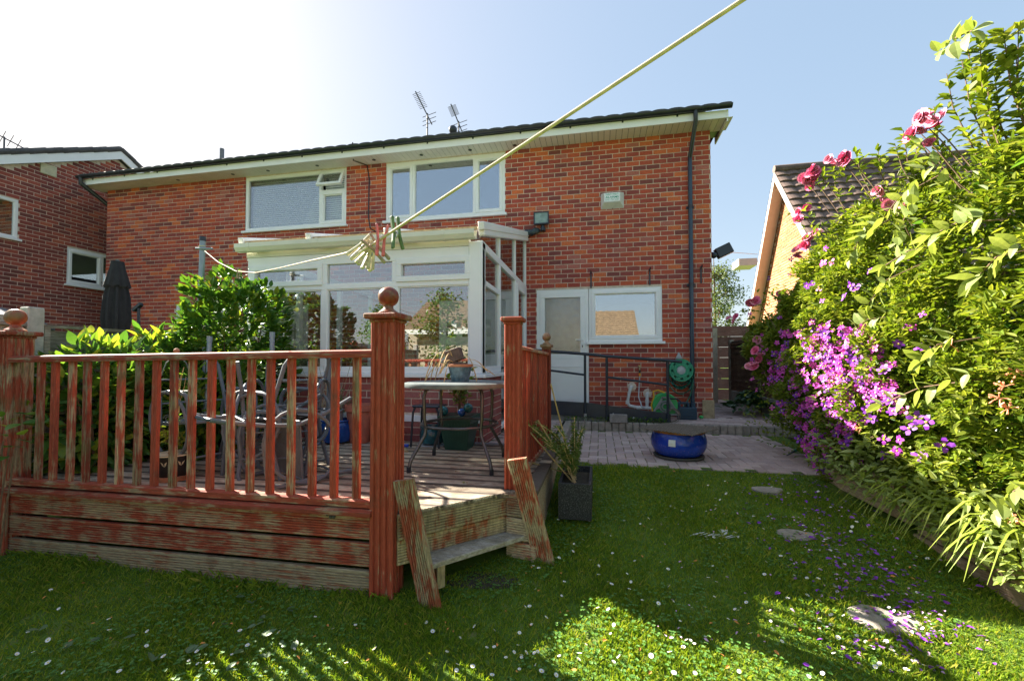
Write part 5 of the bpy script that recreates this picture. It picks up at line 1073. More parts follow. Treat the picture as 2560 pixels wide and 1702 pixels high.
q=W(991,585,D=.985); peg(T(q)@cam_turn@RY(-6)@RZm(30)@RX(180),gnp,'faded green plastic peg clipped on the clothes line')
q=W(932,612,D=1.02); peg(T(q)@cam_turn@RY(-42)@T((0,0,-.01)),wdp,'grey weathered wooden peg hanging askew on the line')
for i,(x_,y_,a) in enumerate(((902,628,50),(908,634,40),(912,645,28),(922,648,12),(928,645,-8))):
    q=W(x_+3,y_-10,D=1.03+.012*i); peg(T(q)@cam_turn@RZm(i*25)@RY(a)@T((0,0,-.0)),crm,'cream plastic peg in the bunch on the clothes line')
# small peg near the post
q=W(597,682,D=2.9); peg(T(q)@cam_turn@RY(10),wdp,'grey peg on the line above the camellia')
# ================================================================== side passage: gate, right fence
rf=thing('side_fence',(2.95,8.5,UPZ),'brown overlapping panel fence with posts along the side passage','fence'); FXR=2.95
for a,b_,zt in ((7.0,8.75,2.08),(8.8,10.6,2.04)):
    m=MB(); m.box(FXR-.02,FXR+.03,a,b_,UPZ-.05,UPZ+.28); m.build('gravel_board',concrete,rf)
    z=UPZ+.28
    while z<zt-.08:
        m=MB(); m.prism([(-.03-random.uniform(0,.008),0),(0,0),(0,.16),(-.006,.16)],(FXR,a+.03,z),(1,0,0),(0,0,1),(0,b_-a-.06,random.uniform(-.015,.015))); m.build('slat',fence_br,rf); z+=.118
    m=MB(); m.box(FXR-.04,FXR+.02,a,b_,zt-.03,zt); m.build('capping',fence_br,rf)
for yy,zt in ((8.77,2.14),(7.0,2.1),(10.62,2.12)):
    m=MB(); m.box(FXR-.05,FXR+.05,yy-.05,yy+.05,UPZ-.05,zt); m.build('post',fence_gr,rf,bevel=.006)
gt=thing('side_gate',(2.4,10.7,UPZ),'brown slatted timber gate at the end of the side passage','gate')
m=MB(); m.box(1.86,1.95,10.62,10.74,UPZ,2.35); m.box(2.52,2.66,10.62,10.72,UPZ,2.4); m.build('gate_post',woodmat2('pale_gate_post',(.42,.36,.27),(.5,.42,.3),GV,.5),gt,bevel=.006)
z=UPZ+.05
while z<1.9:
    m=MB(); m.prism([(-.03,0),(0,0),(0,.15),(-.006,.15)],(1.96,10.7,z),(0,1,0),(0,0,1),(.55,0,random.uniform(-.01,.01))); m.build('slat',fence_br,gt); z+=.125
m=MB(); m.box(2.0,2.05,10.70,10.74,UPZ,1.95); m.box(2.44,2.49,10.70,10.74,UPZ,1.95); m.build('gate_frame',fence_br,gt)
m=MB(); m.bar((1.95,10.68,2.33),(2.53,10.68,2.33),.08,.05); m.build('lintel',fence_gr,gt)
bf=thing('rear_fence',(4.0,11.6,UPZ),'plain red brown board fence beyond the side passage','fence')
for k in range(7):
    m=MB(); m.box(2.67,5.5,11.6,11.62,UPZ+.0+k*.262,UPZ+.255+k*.262); m.build('board',woodmat2('red_brown_board',(.26,.12,.09),(.34,.2,.15),GH,.55) if k==0 else bpy.data.materials['red_brown_board'],bf)
for x in (2.75,3.7,4.6):
    m=MB(); m.box(x-.03,x+.03,11.55,11.598,UPZ,2.52); m.build('post',fence_br,bf)
# hosta at the foot of the fence
hos=leafmat('hosta_leaf',[(0,(.02,.06,.02)),(.6,(.04,.10,.03)),(1,(.08,.16,.04))],.3,.4)
h0=Vector((2.62,8.35,UPZ)); ht=thing('hosta',h0,'low dark green hosta clump at the foot of the passage fence','plant'); P=[];O=[]
for i in range(170): a=random.uniform(0,6.28); r=abs(random.gauss(0,.2)); P.append([h0.x+r*math.cos(a)*.9,h0.y+r*math.sin(a)*1.6,h0.z+.10+max(0,.3-.8*r)*random.uniform(.4,1)]); O.append([math.cos(a),math.sin(a),.2])
foliage('leaves',np.array(P),np.array(O),hos,ht,(.13,.2),.55,.1,.5,.35,fine=True)
# ================================================================== neighbouring houses
LX=-12.0; PLh=lambda u,z,n: Vector((LX+n,u,z))
ap=V(272,350,X=LX); lf0=V(0,357,X=LX); rt0=V(310,386,X=LX)
sl_l=(ap.z-lf0.z)/(ap.y-lf0.y); sl_r=(rt0.z-ap.z)/(rt0.y-ap.y); y0,y1=2.6,12.2
zl=ap.z-(ap.y-y0)*sl_l-.22; zr=ap.z+(y1-ap.y)*min(sl_r,-.45)-.22
lh=thing('neighbour_house',(LX-4,8,.5),'dark red brick neighbouring house with a grey tiled gable and white bargeboard','house')
lwins=[(W(168,620,X=LX).y,W(168,620,X=LX).y+1.55,3.42,4.27),(5.35,6.74,4.2,5.03)]
brick_wall(lh,'gable_wall',(LX,0,0),(0,1,0),(1,0,0),y0,y1,.5,7.2,lwins,brickL_s,brickL_o,mortar,300,8,top=[(y0,.5),(y1,.5),(y1,zr),(ap.y,ap.z-.2),(y0,zl)])
for q in lwins:
    a,b_,c_,d_=q; md=(a+b_)/2-.05 if q is lwins[0] else a+.05
    window(lh,PLh,a,b_,c_,d_,[(a+.05,md-.02,c_+.05,d_-.05,True),(md+.02,b_-.05,c_+.05,d_-.05,False)] if q is lwins[0] else [(a+.05,b_-.05,c_+.05,d_-.05,False)])
p=W(120,425,X=LX); m=MB(); fbox(PLh,p.y-.14,p.y+.14,p.z-.12,p.z+.12,0,.03,m)
for k in range(5): fbox(PLh,p.y-.12,p.y+.12,p.z-.1+k*.045,p.z-.085+k*.045,.03,.04,m)
m.build('vent_grille',plain('cream_vent',(.6,.55,.38),.6,.1),lh)
def slope(a,b,name,mat,parent,dx=-8,th=.05):
    m=MB(); e=Vector((dx,0,0)); up=Vector((0,0,th)); a=Vector(a);b=Vector(b); m.add([a,b,b+e,a+e,a+up,b+up,b+e+up,a+e+up],[(0,1,2,3),(7,6,5,4),(0,4,5,1),(1,5,6,2),(2,6,7,3),(3,7,4,0)]); return m.build(name,mat,parent)
ApT=Vector((LX+.12,ap.y,ap.z)); LfT=Vector((LX+.12,y0-.2,ap.z-(ap.y-y0+.2)*sl_l)); RtT=Vector((LX+.12,y1+.2,ap.z+(y1+.2-ap.y)*min(sl_r,-.45)))
slope(LfT,ApT,'roof',tile_dk,lh); slope(ApT,RtT,'roof',tile_dk,lh)
for a,b_ in ((LfT,ApT),(ApT,RtT)):
    m=MB(); q=[a+Vector((.0,0,-.20)),b_+Vector((.0,0,-.20)),b_+Vector((0,0,-.002)),a+Vector((0,0,-.002))]; m.add(q+[v_+Vector((-.03,0,0)) for v_ in q],[(0,1,2,3),(7,6,5,4),(0,4,5,1),(1,5,6,2),(2,6,7,3),(3,7,4,0)]); m.build('bargeboard',upvc,lh)
    L=(b_-a).length; d=(b_-a).normalized(); k=0
    while k*.33<L:
        s0=a+d*(k*.33); e0=a+d*min(L,(k*.33+.36)); m=MB(); m.tube([s0+Vector((-.02,0,.05)),e0+Vector((-.02,0,.065))],.065,8); m.build('verge_tile',tile_dk,lh,smooth=True); k+=1
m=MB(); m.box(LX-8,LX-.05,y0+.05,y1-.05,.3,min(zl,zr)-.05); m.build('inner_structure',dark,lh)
aa=V(10,320,X=LX-2); ae=thing('tv_aerial',(aa.x,aa.y,aa.z-1),'tv aerial on the roof of the dark brick neighbouring house','aerial'); alum=bpy.data.materials['aerial_metal']
m=MB(); m.tube([(aa.x,aa.y,aa.z-1.2),(aa.x,aa.y,aa.z+.05)],.02,6); m.build('mast',alum,ae); m=MB(); m.tube([(aa.x,aa.y-.5,aa.z+.12),(aa.x,aa.y+.35,aa.z-.05)],.015,6)
for k in range(6): m.tube([(aa.x-.1,aa.y-.45+k*.14,aa.z-.1+.1-k*.03),(aa.x+.1,aa.y-.45+k*.14,aa.z+.25-k*.03)],.008,5)
m.build('boom',alum,ae)
# right neighbour: orange gable with steep tiled roof
GX=5.0; ga=W(1935,429,X=GX); gl=W(1876,760,X=GX); gr=W(2003,560,X=GX)
sL=(ga.z-gl.z)/(gl.y-ga.y); sR=(ga.z-gr.z)/(ga.y-gr.y); gy1=ga.y+(ga.z-2.2)/sL; gy0=ga.y-(ga.z-2.8)/sR
rh=thing('orange_gable_house',(GX+4,ga.y,.5),'orange brick house with a steep brown tiled gable roof beyond the flowers','house')
brick_wall(rh,'gable_wall',(GX+.32,0,0),(0,-1,0),(-1,0,0),-gy1,-gy0,.5,7.2,[],brickO_s,brickO_s,mortar,0,9,top=[(-gy1,.5),(-gy0,.5),(-gy0,2.5),(-ga.y,ga.z-.3),(-gy1,1.9)])
GA=Vector((GX,ga.y,ga.z)); GL=Vector((GX,gy1,2.2)); GR=Vector((GX,gy0,2.8))
def tiled(a,b,ex,mat,name):
    "pantiled slope: a (eaves) to b (ridge), running ex along x"
    a=Vector(a);b=Vector(b); L=(b-a).length; d=(b-a).normalized(); nrm=Vector((0,-d.z,d.y)) if d.y>0 else Vector((0,d.z,-d.y)); nx=int(ex/.06); nr=int(L/.3); m=MB(); vs=[];fs=[]
    for j in range(nr+1):
        for k in (0,1):
            for i in range(nx+1): vs.append(a+d*(L*j/nr)+Vector((i*.06,0,0))+nrm*(.03*abs(math.sin(i*math.pi/5))**.7+(.045 if k else 0)))
    W_=nx+1
    for j in range(nr):
        for i in range(nx):
            a_=(2*j+1)*W_+i; b2=(2*j+2)*W_+i; fs.append((a_,a_+1,b2+1,b2)); a_=(2*j)*W_+i; b2=(2*j+1)*W_+i; fs.append((a_,a_+1,b2+1,b2))
    m.add(vs,fs); return m.build(name,mat,rh)
tiled(GR,GA,7,tile_br,'roof'); tiled(GL,GA,7,tile_br,'rear_roof')
whs=plain('warm_white_board',(.60,.52,.44),.5,.05)
for a,b_ in ((GL,GA),(GR,GA)):
    m=MB(); e=Vector((0,0,-.28)); q=[a+e,b_+e,b_+Vector((0,0,-.02)),a+Vector((0,0,-.02))]; m.add(q+[v_+Vector((.03,0,0)) for v_ in q],[(0,1,2,3),(7,6,5,4),(0,4,5,1),(1,5,6,2),(2,6,7,3),(3,7,4,0)]); m.build('bargeboard',whs,rh)
    m=MB(); m.add([a+Vector((.03,0,-.26)),b_+Vector((.03,0,-.26)),b_+Vector((.31,0,-.26)),a+Vector((.31,0,-.26)),a+Vector((.03,0,-.24)),b_+Vector((.03,0,-.24)),b_+Vector((.31,0,-.24)),a+Vector((.31,0,-.24))],[(3,2,1,0),(4,5,6,7),(0,1,5,4),(1,2,6,5),(2,3,7,6),(3,0,4,7)]); m.build('soffit',whs,rh)
m=MB(); m.tube([GA+Vector((0,0,.06)),GA+Vector((7,0,.06))],.11,10); m.build('ridge_tiles',tile_br,rh)
PG=lambda u,z,n: Vector((GX+.32-n,-u,z)); q=W(1998,620,X=GX+.32)
window(rh,PG,-q.y-.1,-q.y+1.0,q.z-1.0,q.z+.1,[(-q.y-.05,-q.y+.95,q.z-.95,q.z+.05,False)])
q=W(2030,500,X=GX+1); m=MB(); m.add([(q.x-.1,q.y-.9,q.z-.35),(q.x+2,q.y-.9,q.z-.35),(q.x+2,q.y-.9,q.z-.15),(q.x-.1,q.y-.9,q.z-.15),(q.x-.1,q.y+1,q.z+.1),(q.x+2,q.y+1,q.z+.1),(q.x+2,q.y+1,q.z+.3),(q.x-.1,q.y+1,q.z+.3)],[(0,1,2,3),(7,6,5,4),(0,4,5,1),(1,5,6,2),(2,6,7,3),(3,7,4,0)]); m.build('dormer',whs,rh)
m=MB(); m.box(GX+.6,GX+7,gy0+.3,gy1-.3,.3,2.2); m.build('inner_structure',dark,rh)
m=MB(); q=W(1872,650,X=GX+.1); m.box(GX-.1,GX+.5,q.y+.4,q.y+1.2,q.z-.1,q.z+.15); m.build('porch_fascia',whs,rh)
m=MB(); m.tube([(1.95,8.0,3.55),W(1895,636,X=4.5)],.006,5); tag(m.build('overhead_wire',black_pl),'thin overhead wire from the house corner to the orange house','wire')
# bungalow opposite, seen in the window reflections
bx1=W(1586,772,Y=27.2).x; bw_=thing('bungalow',(bx1-5,-11,0),'bungalow with tan tiled roof across the garden behind the lawn','house')
rz=W(1586,776,Y=27.2).z; ez=W(1560,838,Y=24.2).z
m=MB(); nr=12; nx=90; vs=[];fs=[]
for j in range(nr+1):
    y=-9+(-3)*j/nr; z=ez+(rz-ez)*j/nr
    for k in (0,1):
        for i in range(nx+1): vs.append((bx1-11+11*i/nx,y,z+.03*abs(math.sin(i*math.pi/3))+(.10 if k else 0)))
for j in range(nr):
    for i in range(nx): a=(2*j+1)*(nx+1)+i; b2=(2*j+2)*(nx+1)+i; fs+=[(a,a+1,b2+1,b2)]; a=(2*j)*(nx+1)+i; b2=a+nx+1; fs+=[(a,a+1,b2+1,b2)]
m.add(vs,fs); m.quad((bx1-11,-12,rz),(bx1,-12,rz),(bx1,-15,ez),(bx1-11,-15,ez)); m.build('roof',tile_tan,bw_)
m=MB(); m.box(bx1-10.8,bx1-.2,-14.8,-9.3,-.2,ez+.05); m.add([(bx1-.2,-9.3,ez),(bx1-.2,-14.8,ez),(bx1-.2,-12,rz-.1)],[(0,1,2)]); m.build('wall',plain('buff_render',(.5,.42,.32),.9,.15,4),bw_)
m=MB(); m.box(bx1-11,bx1,-9.02,-8.97,ez-.2,ez+.02); m.build('fascia',upvc,bw_)
for xx in (bx1-9,bx1-5.5,bx1-2.2):
    m=MB(); m.box(xx-.7,xx+.7,-9.3,-9.26,.9,2.0); w_=m.build('window',upvc,bw_); m=MB(); m.box(xx-.62,xx+.62,-9.262,-9.25,.98,1.92); m.build('pane',dark,w_)
# ================================================================== trees
def tree(name,c,h,r,n,label,mat,L,seed,trunk=.1,crown0=.3,group=None):
    rd=random.Random(seed); c=Vector(c); t=thing(name,c,label,'tree',group)
    m=MB(); m.tube([c,c+Vector((.05*h*rd.uniform(-.5,.5),0,h*.45)),c+Vector((.04*h*rd.uniform(-1,1),0,h*.92))],[trunk,trunk*.7,trunk*.15],8); m.build('trunk',twig,t)
    P=[];O=[];lm=MB()
    for i in range(34):
        a=rd.uniform(0,6.28); zz=h*rd.uniform(crown0,1.0); f=(zz/h-crown0)/(1-crown0); rr=r*(math.sin(math.pi*min(1,.18+f*.82))**.7)*rd.uniform(.45,1.05); e=c+Vector((rr*math.cos(a),rr*math.sin(a),zz))
        s=c+Vector((0,0,zz-.35*rr)); lm.tube([s,s.lerp(e,.5)+Vector((0,0,.05*h*.2)),e],[trunk*.3,trunk*.18,.004],5)
        for k in range(n//34):
            f_=rd.uniform(.4,1.08); q=s.lerp(e,f_)+Vector((rd.gauss(0,1),rd.gauss(0,1),rd.gauss(0,.8)))*(.16*r); P.append(list(q)); O.append([rd.gauss(0,1),rd.gauss(0,1),rd.gauss(-.2,.6)])
    lm.build('limbs',twig,t); O=np.array(O); O/=np.linalg.norm(O,axis=1,keepdims=True); foliage('crown',np.array(P),O,mat,t,L,.55,0,.5); return t
c=W(1800,1000,D=24); tree('birch_tree',(c.x+.0,c.y,.4),7.8,1.35,3400,'slender airy birch tree beyond the side gate',leaf_tree,(.10,.18),31)
for i,(x,y,h) in enumerate(((-5.5,-5.5,4.2),(-3.6,-6.2,3.2),(-7.6,-5.0,3.6),(-1.9,-6.6,2.6))):
    tree('garden_tree',(x,y,-.2),h,1.3,2600,['tallest dense garden tree','rounded garden tree','broad garden tree','smallest garden tree'][i]+' in front of the bungalow opposite',leaf_cam,(.10,.17),40+i,crown0=.12)
# ================================================================== camellia and left-hand planting
def bush(name,c,rad,n,L,mat,label,seed,wr=.55,shell=.75,stems=8,zfloor=None,up=.3,jit=.7,droop=.2,fold=.2,cat='shrub'):
    g=np.random.default_rng(seed); t=thing(name,(c[0],c[1],zfloor if zfloor is not None else c[2]-rad[2]),label,cat)
    d=g.normal(size=(n,3)); d/=np.linalg.norm(d,axis=1,keepdims=True); lump=1+.13*np.sin(d[:,0]*7+seed)+.12*np.sin(d[:,1]*6+d[:,2]*8+seed*2)
    rr=(shell+(1-shell)*g.random(n)**.5*1.0)*lump; rr=np.where(g.random(n)<.25,rr*g.uniform(.4,1,n),rr)
    P=np.array(c)+d*rr[:,None]*np.array(rad); foliage('foliage',P,d,mat,t,L,wr,up,jit,droop,fold=fold,fine=True)
    rd=random.Random(seed); zf=zfloor if zfloor is not None else c[2]-rad[2]
    for i in range(stems):
        a=rd.uniform(0,6.28); e=Vector((c[0]+rad[0]*.7*math.cos(a),c[1]+rad[1]*.7*math.sin(a),c[2]+rad[2]*rd.uniform(-.2,.7))); s=Vector((c[0]+.1*math.cos(a),c[1]+.1*math.sin(a),zf)); m=MB(); m.tube([s,s.lerp(e,.5)+Vector((0,0,.1)),e],[.014,.01,.004],6); m.build('stem',twig,t)
    return t
cc=V(522,720,Y=3.95); bush('camellia_bush',(cc.x-.0,4.02,1.72),(.56,.5,.80),4200,(.07,.11),leaf_cam,'rounded glossy camellia bush in front of the conservatory corner',3,.58,.8,9,.6)
xs_=[(-4.25,2.95,1.15,.34,.5,.62),(-4.2,3.5,1.2,.36,.5,.66),(-3.75,3.55,1.05,.3,.35,.5),(-4.33,4.3,1.2,.25,.6,.6)]
for i,(x,y,z,rx,ry_,rz_) in enumerate(xs_):
    bush('laurel_shrub',(x,y,z),(rx,ry_,rz_),1500,(.09,.15),leaf_dk,['dark glossy laurel shrub behind the balustrade next to the worn corner post','dark laurel shrub along the fence behind the potted obelisk','low laurel shrub behind the upright chair','laurel shrub in the fence corner beyond the camellia'][i],60+i,.42,.72,6,.3 if i<2 else .6)
# bright upright shoots catching the sun
P=[];O=[]
sh=thing('sunlit_shoots',(-4.2,3.1,1.3),'sunlit yellow green shoots rising above the laurel by the fence','plant')
for i,(px,py) in enumerate(((100,800),(140,790),(195,800),(255,795),(275,790),(300,780),(180,812),(375,795),(385,790),(230,812),(120,820))):
    q=V(px,py,Y=3.0+.06*i); b0=q+Vector((random.uniform(-.05,.05),0,-.35)); m=MB(); m.tube([b0,q],.004,5); m.build('shoot_stem',twig,sh)
    for k in range(9): a=random.uniform(0,6.28); P.append(list(b0.lerp(q,random.uniform(.5,1)))); O.append([math.cos(a),math.sin(a),.5])
foliage('leaves',np.array(P),np.array(O),leafmat('bright_leaf',[(0,(.10,.19,.02)),(1,(.26,.32,.03))],.5),sh,(.08,.13),.42,.2,.4)
# near laurel sprig at the left edge
sp_=thing('laurel_sprig',(-3.4,1.75,.15),'laurel sprig with large leaves in front of the worn corner post','plant'); P=[];O=[];rd=random.Random(8)
for px,py in ((5,960),(20,985),(45,975),(30,1010),(8,1030),(0,1000),(55,1000),(-10,940),(15,1050),(-20,1060),(-30,1000)):
    q=V(px,py,Y=2.1); P.append(list(q)); a=rd.uniform(-.9,.9); O.append([math.cos(a),math.sin(a)-.3,rd.uniform(-.3,.6)])
for k in range(5): q=V(-20+14*k,1000+8*k,Y=2.1); m=MB(); m.tube([(q.x-.15,2.1,.15),q],.005,5); m.build('stem',twig,sp_)
foliage('leaves',np.array(P),np.array(O),leaf_dk,sp_,(.10,.15),.5,.1,.25,fold=.15,fine=True)
# ================================================================== right-hand raised bed, climbers
sb=thing('sleeper_edging',(2.2,3.0,.2),'timber sleeper edging along the raised flower bed','edging')
def sx(y): return float(np.interp(y,[-1,1.2,2.9,3.6,4.3],[2.45,2.32,2.2,2.13,1.98]))
yy=-.6
for y0_,y1_ in ((-.6,1.55),(1.57,3.55),(3.57,4.42)):
    for lay in (0,1):
        a=Vector((sx(y0_)+.05,y0_+lay*.02,0));b_=Vector((sx(y1_)+.05,y1_-lay*.03,0)); za=lz((y0_+y1_)/2)-.03+lay*.13
        m=MB(); m.bar(a+Vector((.012*lay,0,za+.062)),b_+Vector((.012*lay,0,za+.062+(.12 if y0_>1 else .05)*.6)),.09,.124); m.build('sleeper',sleeper_m,sb,bevel=.01)
bed=MB(); 
ysb=[-.8,.5,1.5,2.5,3.5,4.4,5.4]; vs=[];fs=[]
for i,y in enumerate(ysb): vs+=[(sx(y)+.06,y,lz(y)+.2),(4.2,y,lz(y)+.28)]
for i in range(len(ysb)-1): fs.append((2*i,2*i+1,2*i+3,2*i+2))
bed.add(vs,fs); o=bed.build('flower_bed',soil); o['kind']='structure'
# support fence behind the climbers
tr_=thing('trellis_fence',(3.0,3,.3),'brown board fence behind the flowering climbers','fence')
for k in range(14):
    m=MB(); m.box(3.02,3.05,-.8+k*.48,-.8+k*.48+.46,.2,2.3); m.build('board',fence_br,tr_)
# hedge envelope: front face x(y,z), top z(y)
def top_z(y): return float(np.interp(y,[-.5,1.0,2.0,2.6,2.9,3.3,3.8,4.3,4.7,5.0,5.3,5.7,6.4,7.0],[3.3,3.3,3.28,3.22,3.12,3.04,3.05,3.08,3.0,2.7,2.5,2.38,2.2,2.05]))
def bot_z(y): return float(np.interp(y,[0,4.5,4.9,5.3,6.1,6.9],[.42,.45,.72,1.1,1.55,1.95]))
def face_x(y,z):
    t=(z-.4)/(top_z(y)-.4); bulge=.30*math.sin(math.pi*min(1,max(0,t*.9+.08)))
    return sx(min(y,4.3))+.22-bulge+.02*max(0,y-4.3)+.35*max(0,t-.85)
hg=thing('honeysuckle_hedge',(2.6,2.3,.5),'tall sunlit mass of green climber foliage over the raised bed','hedge')
N0=85000; Ys=rng.uniform(.6,7.0,N0); u=rng.random(N0); P=[];O=[]
lumps=rng.uniform(0,6.28,8)
for i in range(N0):
    y=Ys[i]; tz=top_z(y); bz=bot_z(y); z=bz+(tz+.10*math.sin(y*9+lumps[0])+.07*math.sin(y*23+1)-bz)*(u[i]**.9)
    zz=min(z,tz); x=face_x(y,zz); l=.09*math.sin(y*7+z*5+lumps[1])+.07*math.sin(y*13-z*9+lumps[2])+.05*math.sin(z*21+y*3)
    dep=abs(rng.normal(0,.085)); x+=l*.8+dep
    if math.sin(y*5.3+z*4.1+2)+math.sin(z*7.7-y*3.1)<-1.35 and rng.random()<.8: x+=.18
    if u[i]>.93: x+=rng.uniform(0,.7)
    P.append((x,y,z)); O.append((-.8,-.25,.35))
foliage('foliage',np.array(P),np.array(O),leaf_hedge,hg,(.035,.07),.42,.15,.85,.2)
# depth filler leaves
N1=14000; P=np.stack([rng.uniform(2.25,2.9,N1),rng.uniform(.4,6.6,N1),np.zeros(N1)],1); P[:,2]=[bot_z(y)+(top_z(y)-.3-bot_z(y))*r for y,r in zip(P[:,1],rng.random(N1))]
foliage('inner_foliage',P,np.tile([-.6,-.2,.2],(N1,1)),leaf_dk,hg,(.06,.09),.5,.1,.9)
# larger grey-green honeysuckle sprays
P=[];O=[];rd=random.Random(77)
sprays=[((2150,215+340),(2040,610)),((2230,860),(2030,930)),((2010,500),(1960,590)),((2080,600),(2000,700)),((2040,720),(1960,760)),((2160,120),(2240,70)),((2130,390),(2020,520)),((2200,770),(2120,830)),((2290,1180),(2350,1120)),((2060,560),(2100,470)),((1930,760),(1900,820)),((2010,985),(1970,1050)),((2260,500),(2150,540)),((2340,560),(2250,640)),((2180,440),(2120,330))]
for a,b_ in sprays:
    ya=1.2
    pa_=V(*a,X=2.05); pb_=V(*b_,X=1.98)
    m=MB(); m.tube([pa_+Vector((.12,0,-.02)),pa_.lerp(pb_,.5)+Vector((0,0,.02)),pb_],.004,5); m.build('spray_stem',twig,hg)
    for k in range(7):
        q=pa_.lerp(pb_,k/6); d=(pb_-pa_).normalized()
        for s_ in (-1,1): P.append(list(q)); v_=d*.6+Vector((-.3,-.2,s_*.7)); O.append(list(v_.normalized()))
    P.append(list(pb_)); O.append(list((pb_-pa_).normalized()))
foliage('large_leaves',np.array(P),np.array(O),leaf_big,hg,(.08,.13),.5,.0,.45,.2,fold=.12,fine=True)
# wild shoots on the skyline
P=[];O=[]
for px,py,hh in ((2225,85,.42),(2255,75,.5),(2310,65,.5),(2340,110,.4),(2270,130,.4),(2215,140,.35),(2290,170,.4),(2345,60,.5),(2150,245,.3),(2105,285,.25),(2060,330,.15),(2180,170,.22),(2020,330,.2),(1970,350,.15),(1920,380,.12),(2080,300,.2)):
    q=V(px,py,X=2.25+rd.uniform(-.1,.15)); b0=q+Vector((.18,rd.uniform(-.1,.1),-hh-.5)); md=b0.lerp(q,.6)+Vector((-.03,.03,.06)); m=MB(); m.tube([b0,md,q],[.005,.004,.002],5); m.build('skyline_shoot',twig,hg)
    for k in range(int(60*hh/.4)+14): f=rd.uniform(.05,1); c_=b0.lerp(md,f/.6) if f<.6 else md.lerp(q,(f-.6)/.4); a=rd.uniform(0,6.28); P.append(list(c_)); O.append([math.cos(a),math.sin(a),.4])
foliage('shoot_leaves',np.array(P),np.array(O),leaf_hedge,hg,(.05,.09),.42,.1,.4)
# --- clematis flowers
purp=[plain('purple_petal',(.36,.03,.42),.55,.3,40),plain('magenta_petal',(.62,.06,.46),.55,.3,40),plain('violet_petal',(.20,.025,.38),.55,.3,40)]
yelc=plain('yellow_stamen',(.7,.55,.1),.7,.1); pinkp=[plain('rose_pink',(.68,.13,.27),.7,.2,50),plain('rose_pale',(.72,.27,.38),.7,.2,50)]
def flower_mesh(name,mat,r,n=5,seed=0):
    rd=random.Random(seed); m=MB()
    for k in range(n):
        a=2*math.pi*k/n+rd.uniform(-.12,.12); u=Vector((math.cos(a),math.sin(a),0)); t_=Vector((-u.y,u.x,0)); z=rd.uniform(-.15,.35)*r
        m.add([u*r*.1,u*r*.55+t_*r*.34+Vector((0,0,r*.12)),u*r*.95+t_*r*.22+Vector((0,0,z)),u*r*1.05-t_*r*.18+Vector((0,0,z)),u*r*.55-t_*r*.34+Vector((0,0,r*.12))],[(0,4,3,2,1)])
    me=bpy.data.meshes.new(name); me.from_pydata(m.v,[],m.f); me.materials.append(mat)
    s=MB(); s.sphere((0,0,r*.12),r*.2,6,4); o=len(me.vertices); m2=bpy.data.meshes.new(name); m2.from_pydata(m.v+s.v,[],m.f+[tuple(i+o for i in f) for f in s.f]); m2.materials.append(mat); m2.materials.append(yelc)
    for p_ in m2.polygons[len(m.f):]: p_.material_index=1
    return m2
fm=[flower_mesh('flower',purp[i%3],.030+.004*(i%3),4+(i%2)+ (1 if i==5 else 0),i) for i in range(6)]
clm=thing('clematis',(1.95,4.2,.6),'clematis covered in small purple and magenta flowers beside the patio','climber')
def onface(px,py):
    "where the photo ray meets the foliage face"
    d=Vector(ray(px*SC,py*SC)); t=1.0
    for i in range(500):
        q=Vector((0,0,CAMZ))+d*t
        if q.x>face_x(min(7,max(-.5,q.y)),min(q.z,top_z(min(7,max(-.5,q.y))))): return q
        if q.y>7: return q
        t+=.012
    return q
rd=random.Random(99)
def poly_in(p,poly):
    x,y=p; r=False
    for (x1,y1),(x2,y2) in zip(poly,poly[1:]+poly[:1]):
        if (y1>y)!=(y2>y) and x<(x2-x1)*(y-y1)/(y2-y1)+x1: r=not r
    return r
polyA=[(1740,830),(1760,770),(1850,760),(1920,740),(2020,770),(2060,850),(2090,930),(1990,960),(1960,1030),(1930,1110),(1910,1120),(1870,1050),(1830,960),(1760,880)]
polyB=[(1730,700),(1800,600),(1900,560),(2000,500),(2060,700),(2150,720),(2100,1050),(1960,1110),(1860,1020),(1720,880)]
nfl=0; facing=Vector((-.75,-.6,.25))
while nfl<300:
    p=(rd.uniform(1700,2200),rd.uniform(540,1130)); ina=poly_in(p,polyA); inb=poly_in(p,polyB)
    if not (ina or (inb and rd.random()<.12)): continue
    q=onface(*p)+Vector((-.03-rd.uniform(0,.05),-.03,rd.uniform(-.02,.02))); n_=(facing+Vector((rd.gauss(0,.35),rd.gauss(0,.35),rd.gauss(0,.35)))).normalized()
    inst('flower',fm[rd.randrange(6)],T(q)@n_.to_track_quat('Z','Y').to_matrix().to_4x4()@Matrix.Rotation(rd.uniform(0,6.28),4,'Z')@Matrix.Scale(rd.uniform(.75,1.15),4),clm); nfl+=1
for p in ((2150,970),(2125,960),(2110,985),(2135,1045),(2190,1022),(2070,905),(2050,1010),(1965,1170)):
    q=onface(*p)+Vector((-.07,-.05,0)); n_=(facing+Vector((rd.gauss(0,.2),rd.gauss(0,.2),rd.gauss(0,.2)))).normalized()
    inst('flower',fm[2 if p[0]>2100 else 0],T(q)@n_.to_track_quat('Z','Y').to_matrix().to_4x4()@Matrix.Scale(1.25,4),clm)
v_=[];f_=[];P=[]
for i in range(520):
    while True:
        p=(rd.uniform(1720,2100),rd.uniform(740,1130))
        if poly_in(p,polyA): break
    P.append(list(onface(*p)+Vector((-.01-rd.uniform(0,.05),0,0))))
base=np.array([p_ for p_ in P]); allv=[];allf=[];o=0
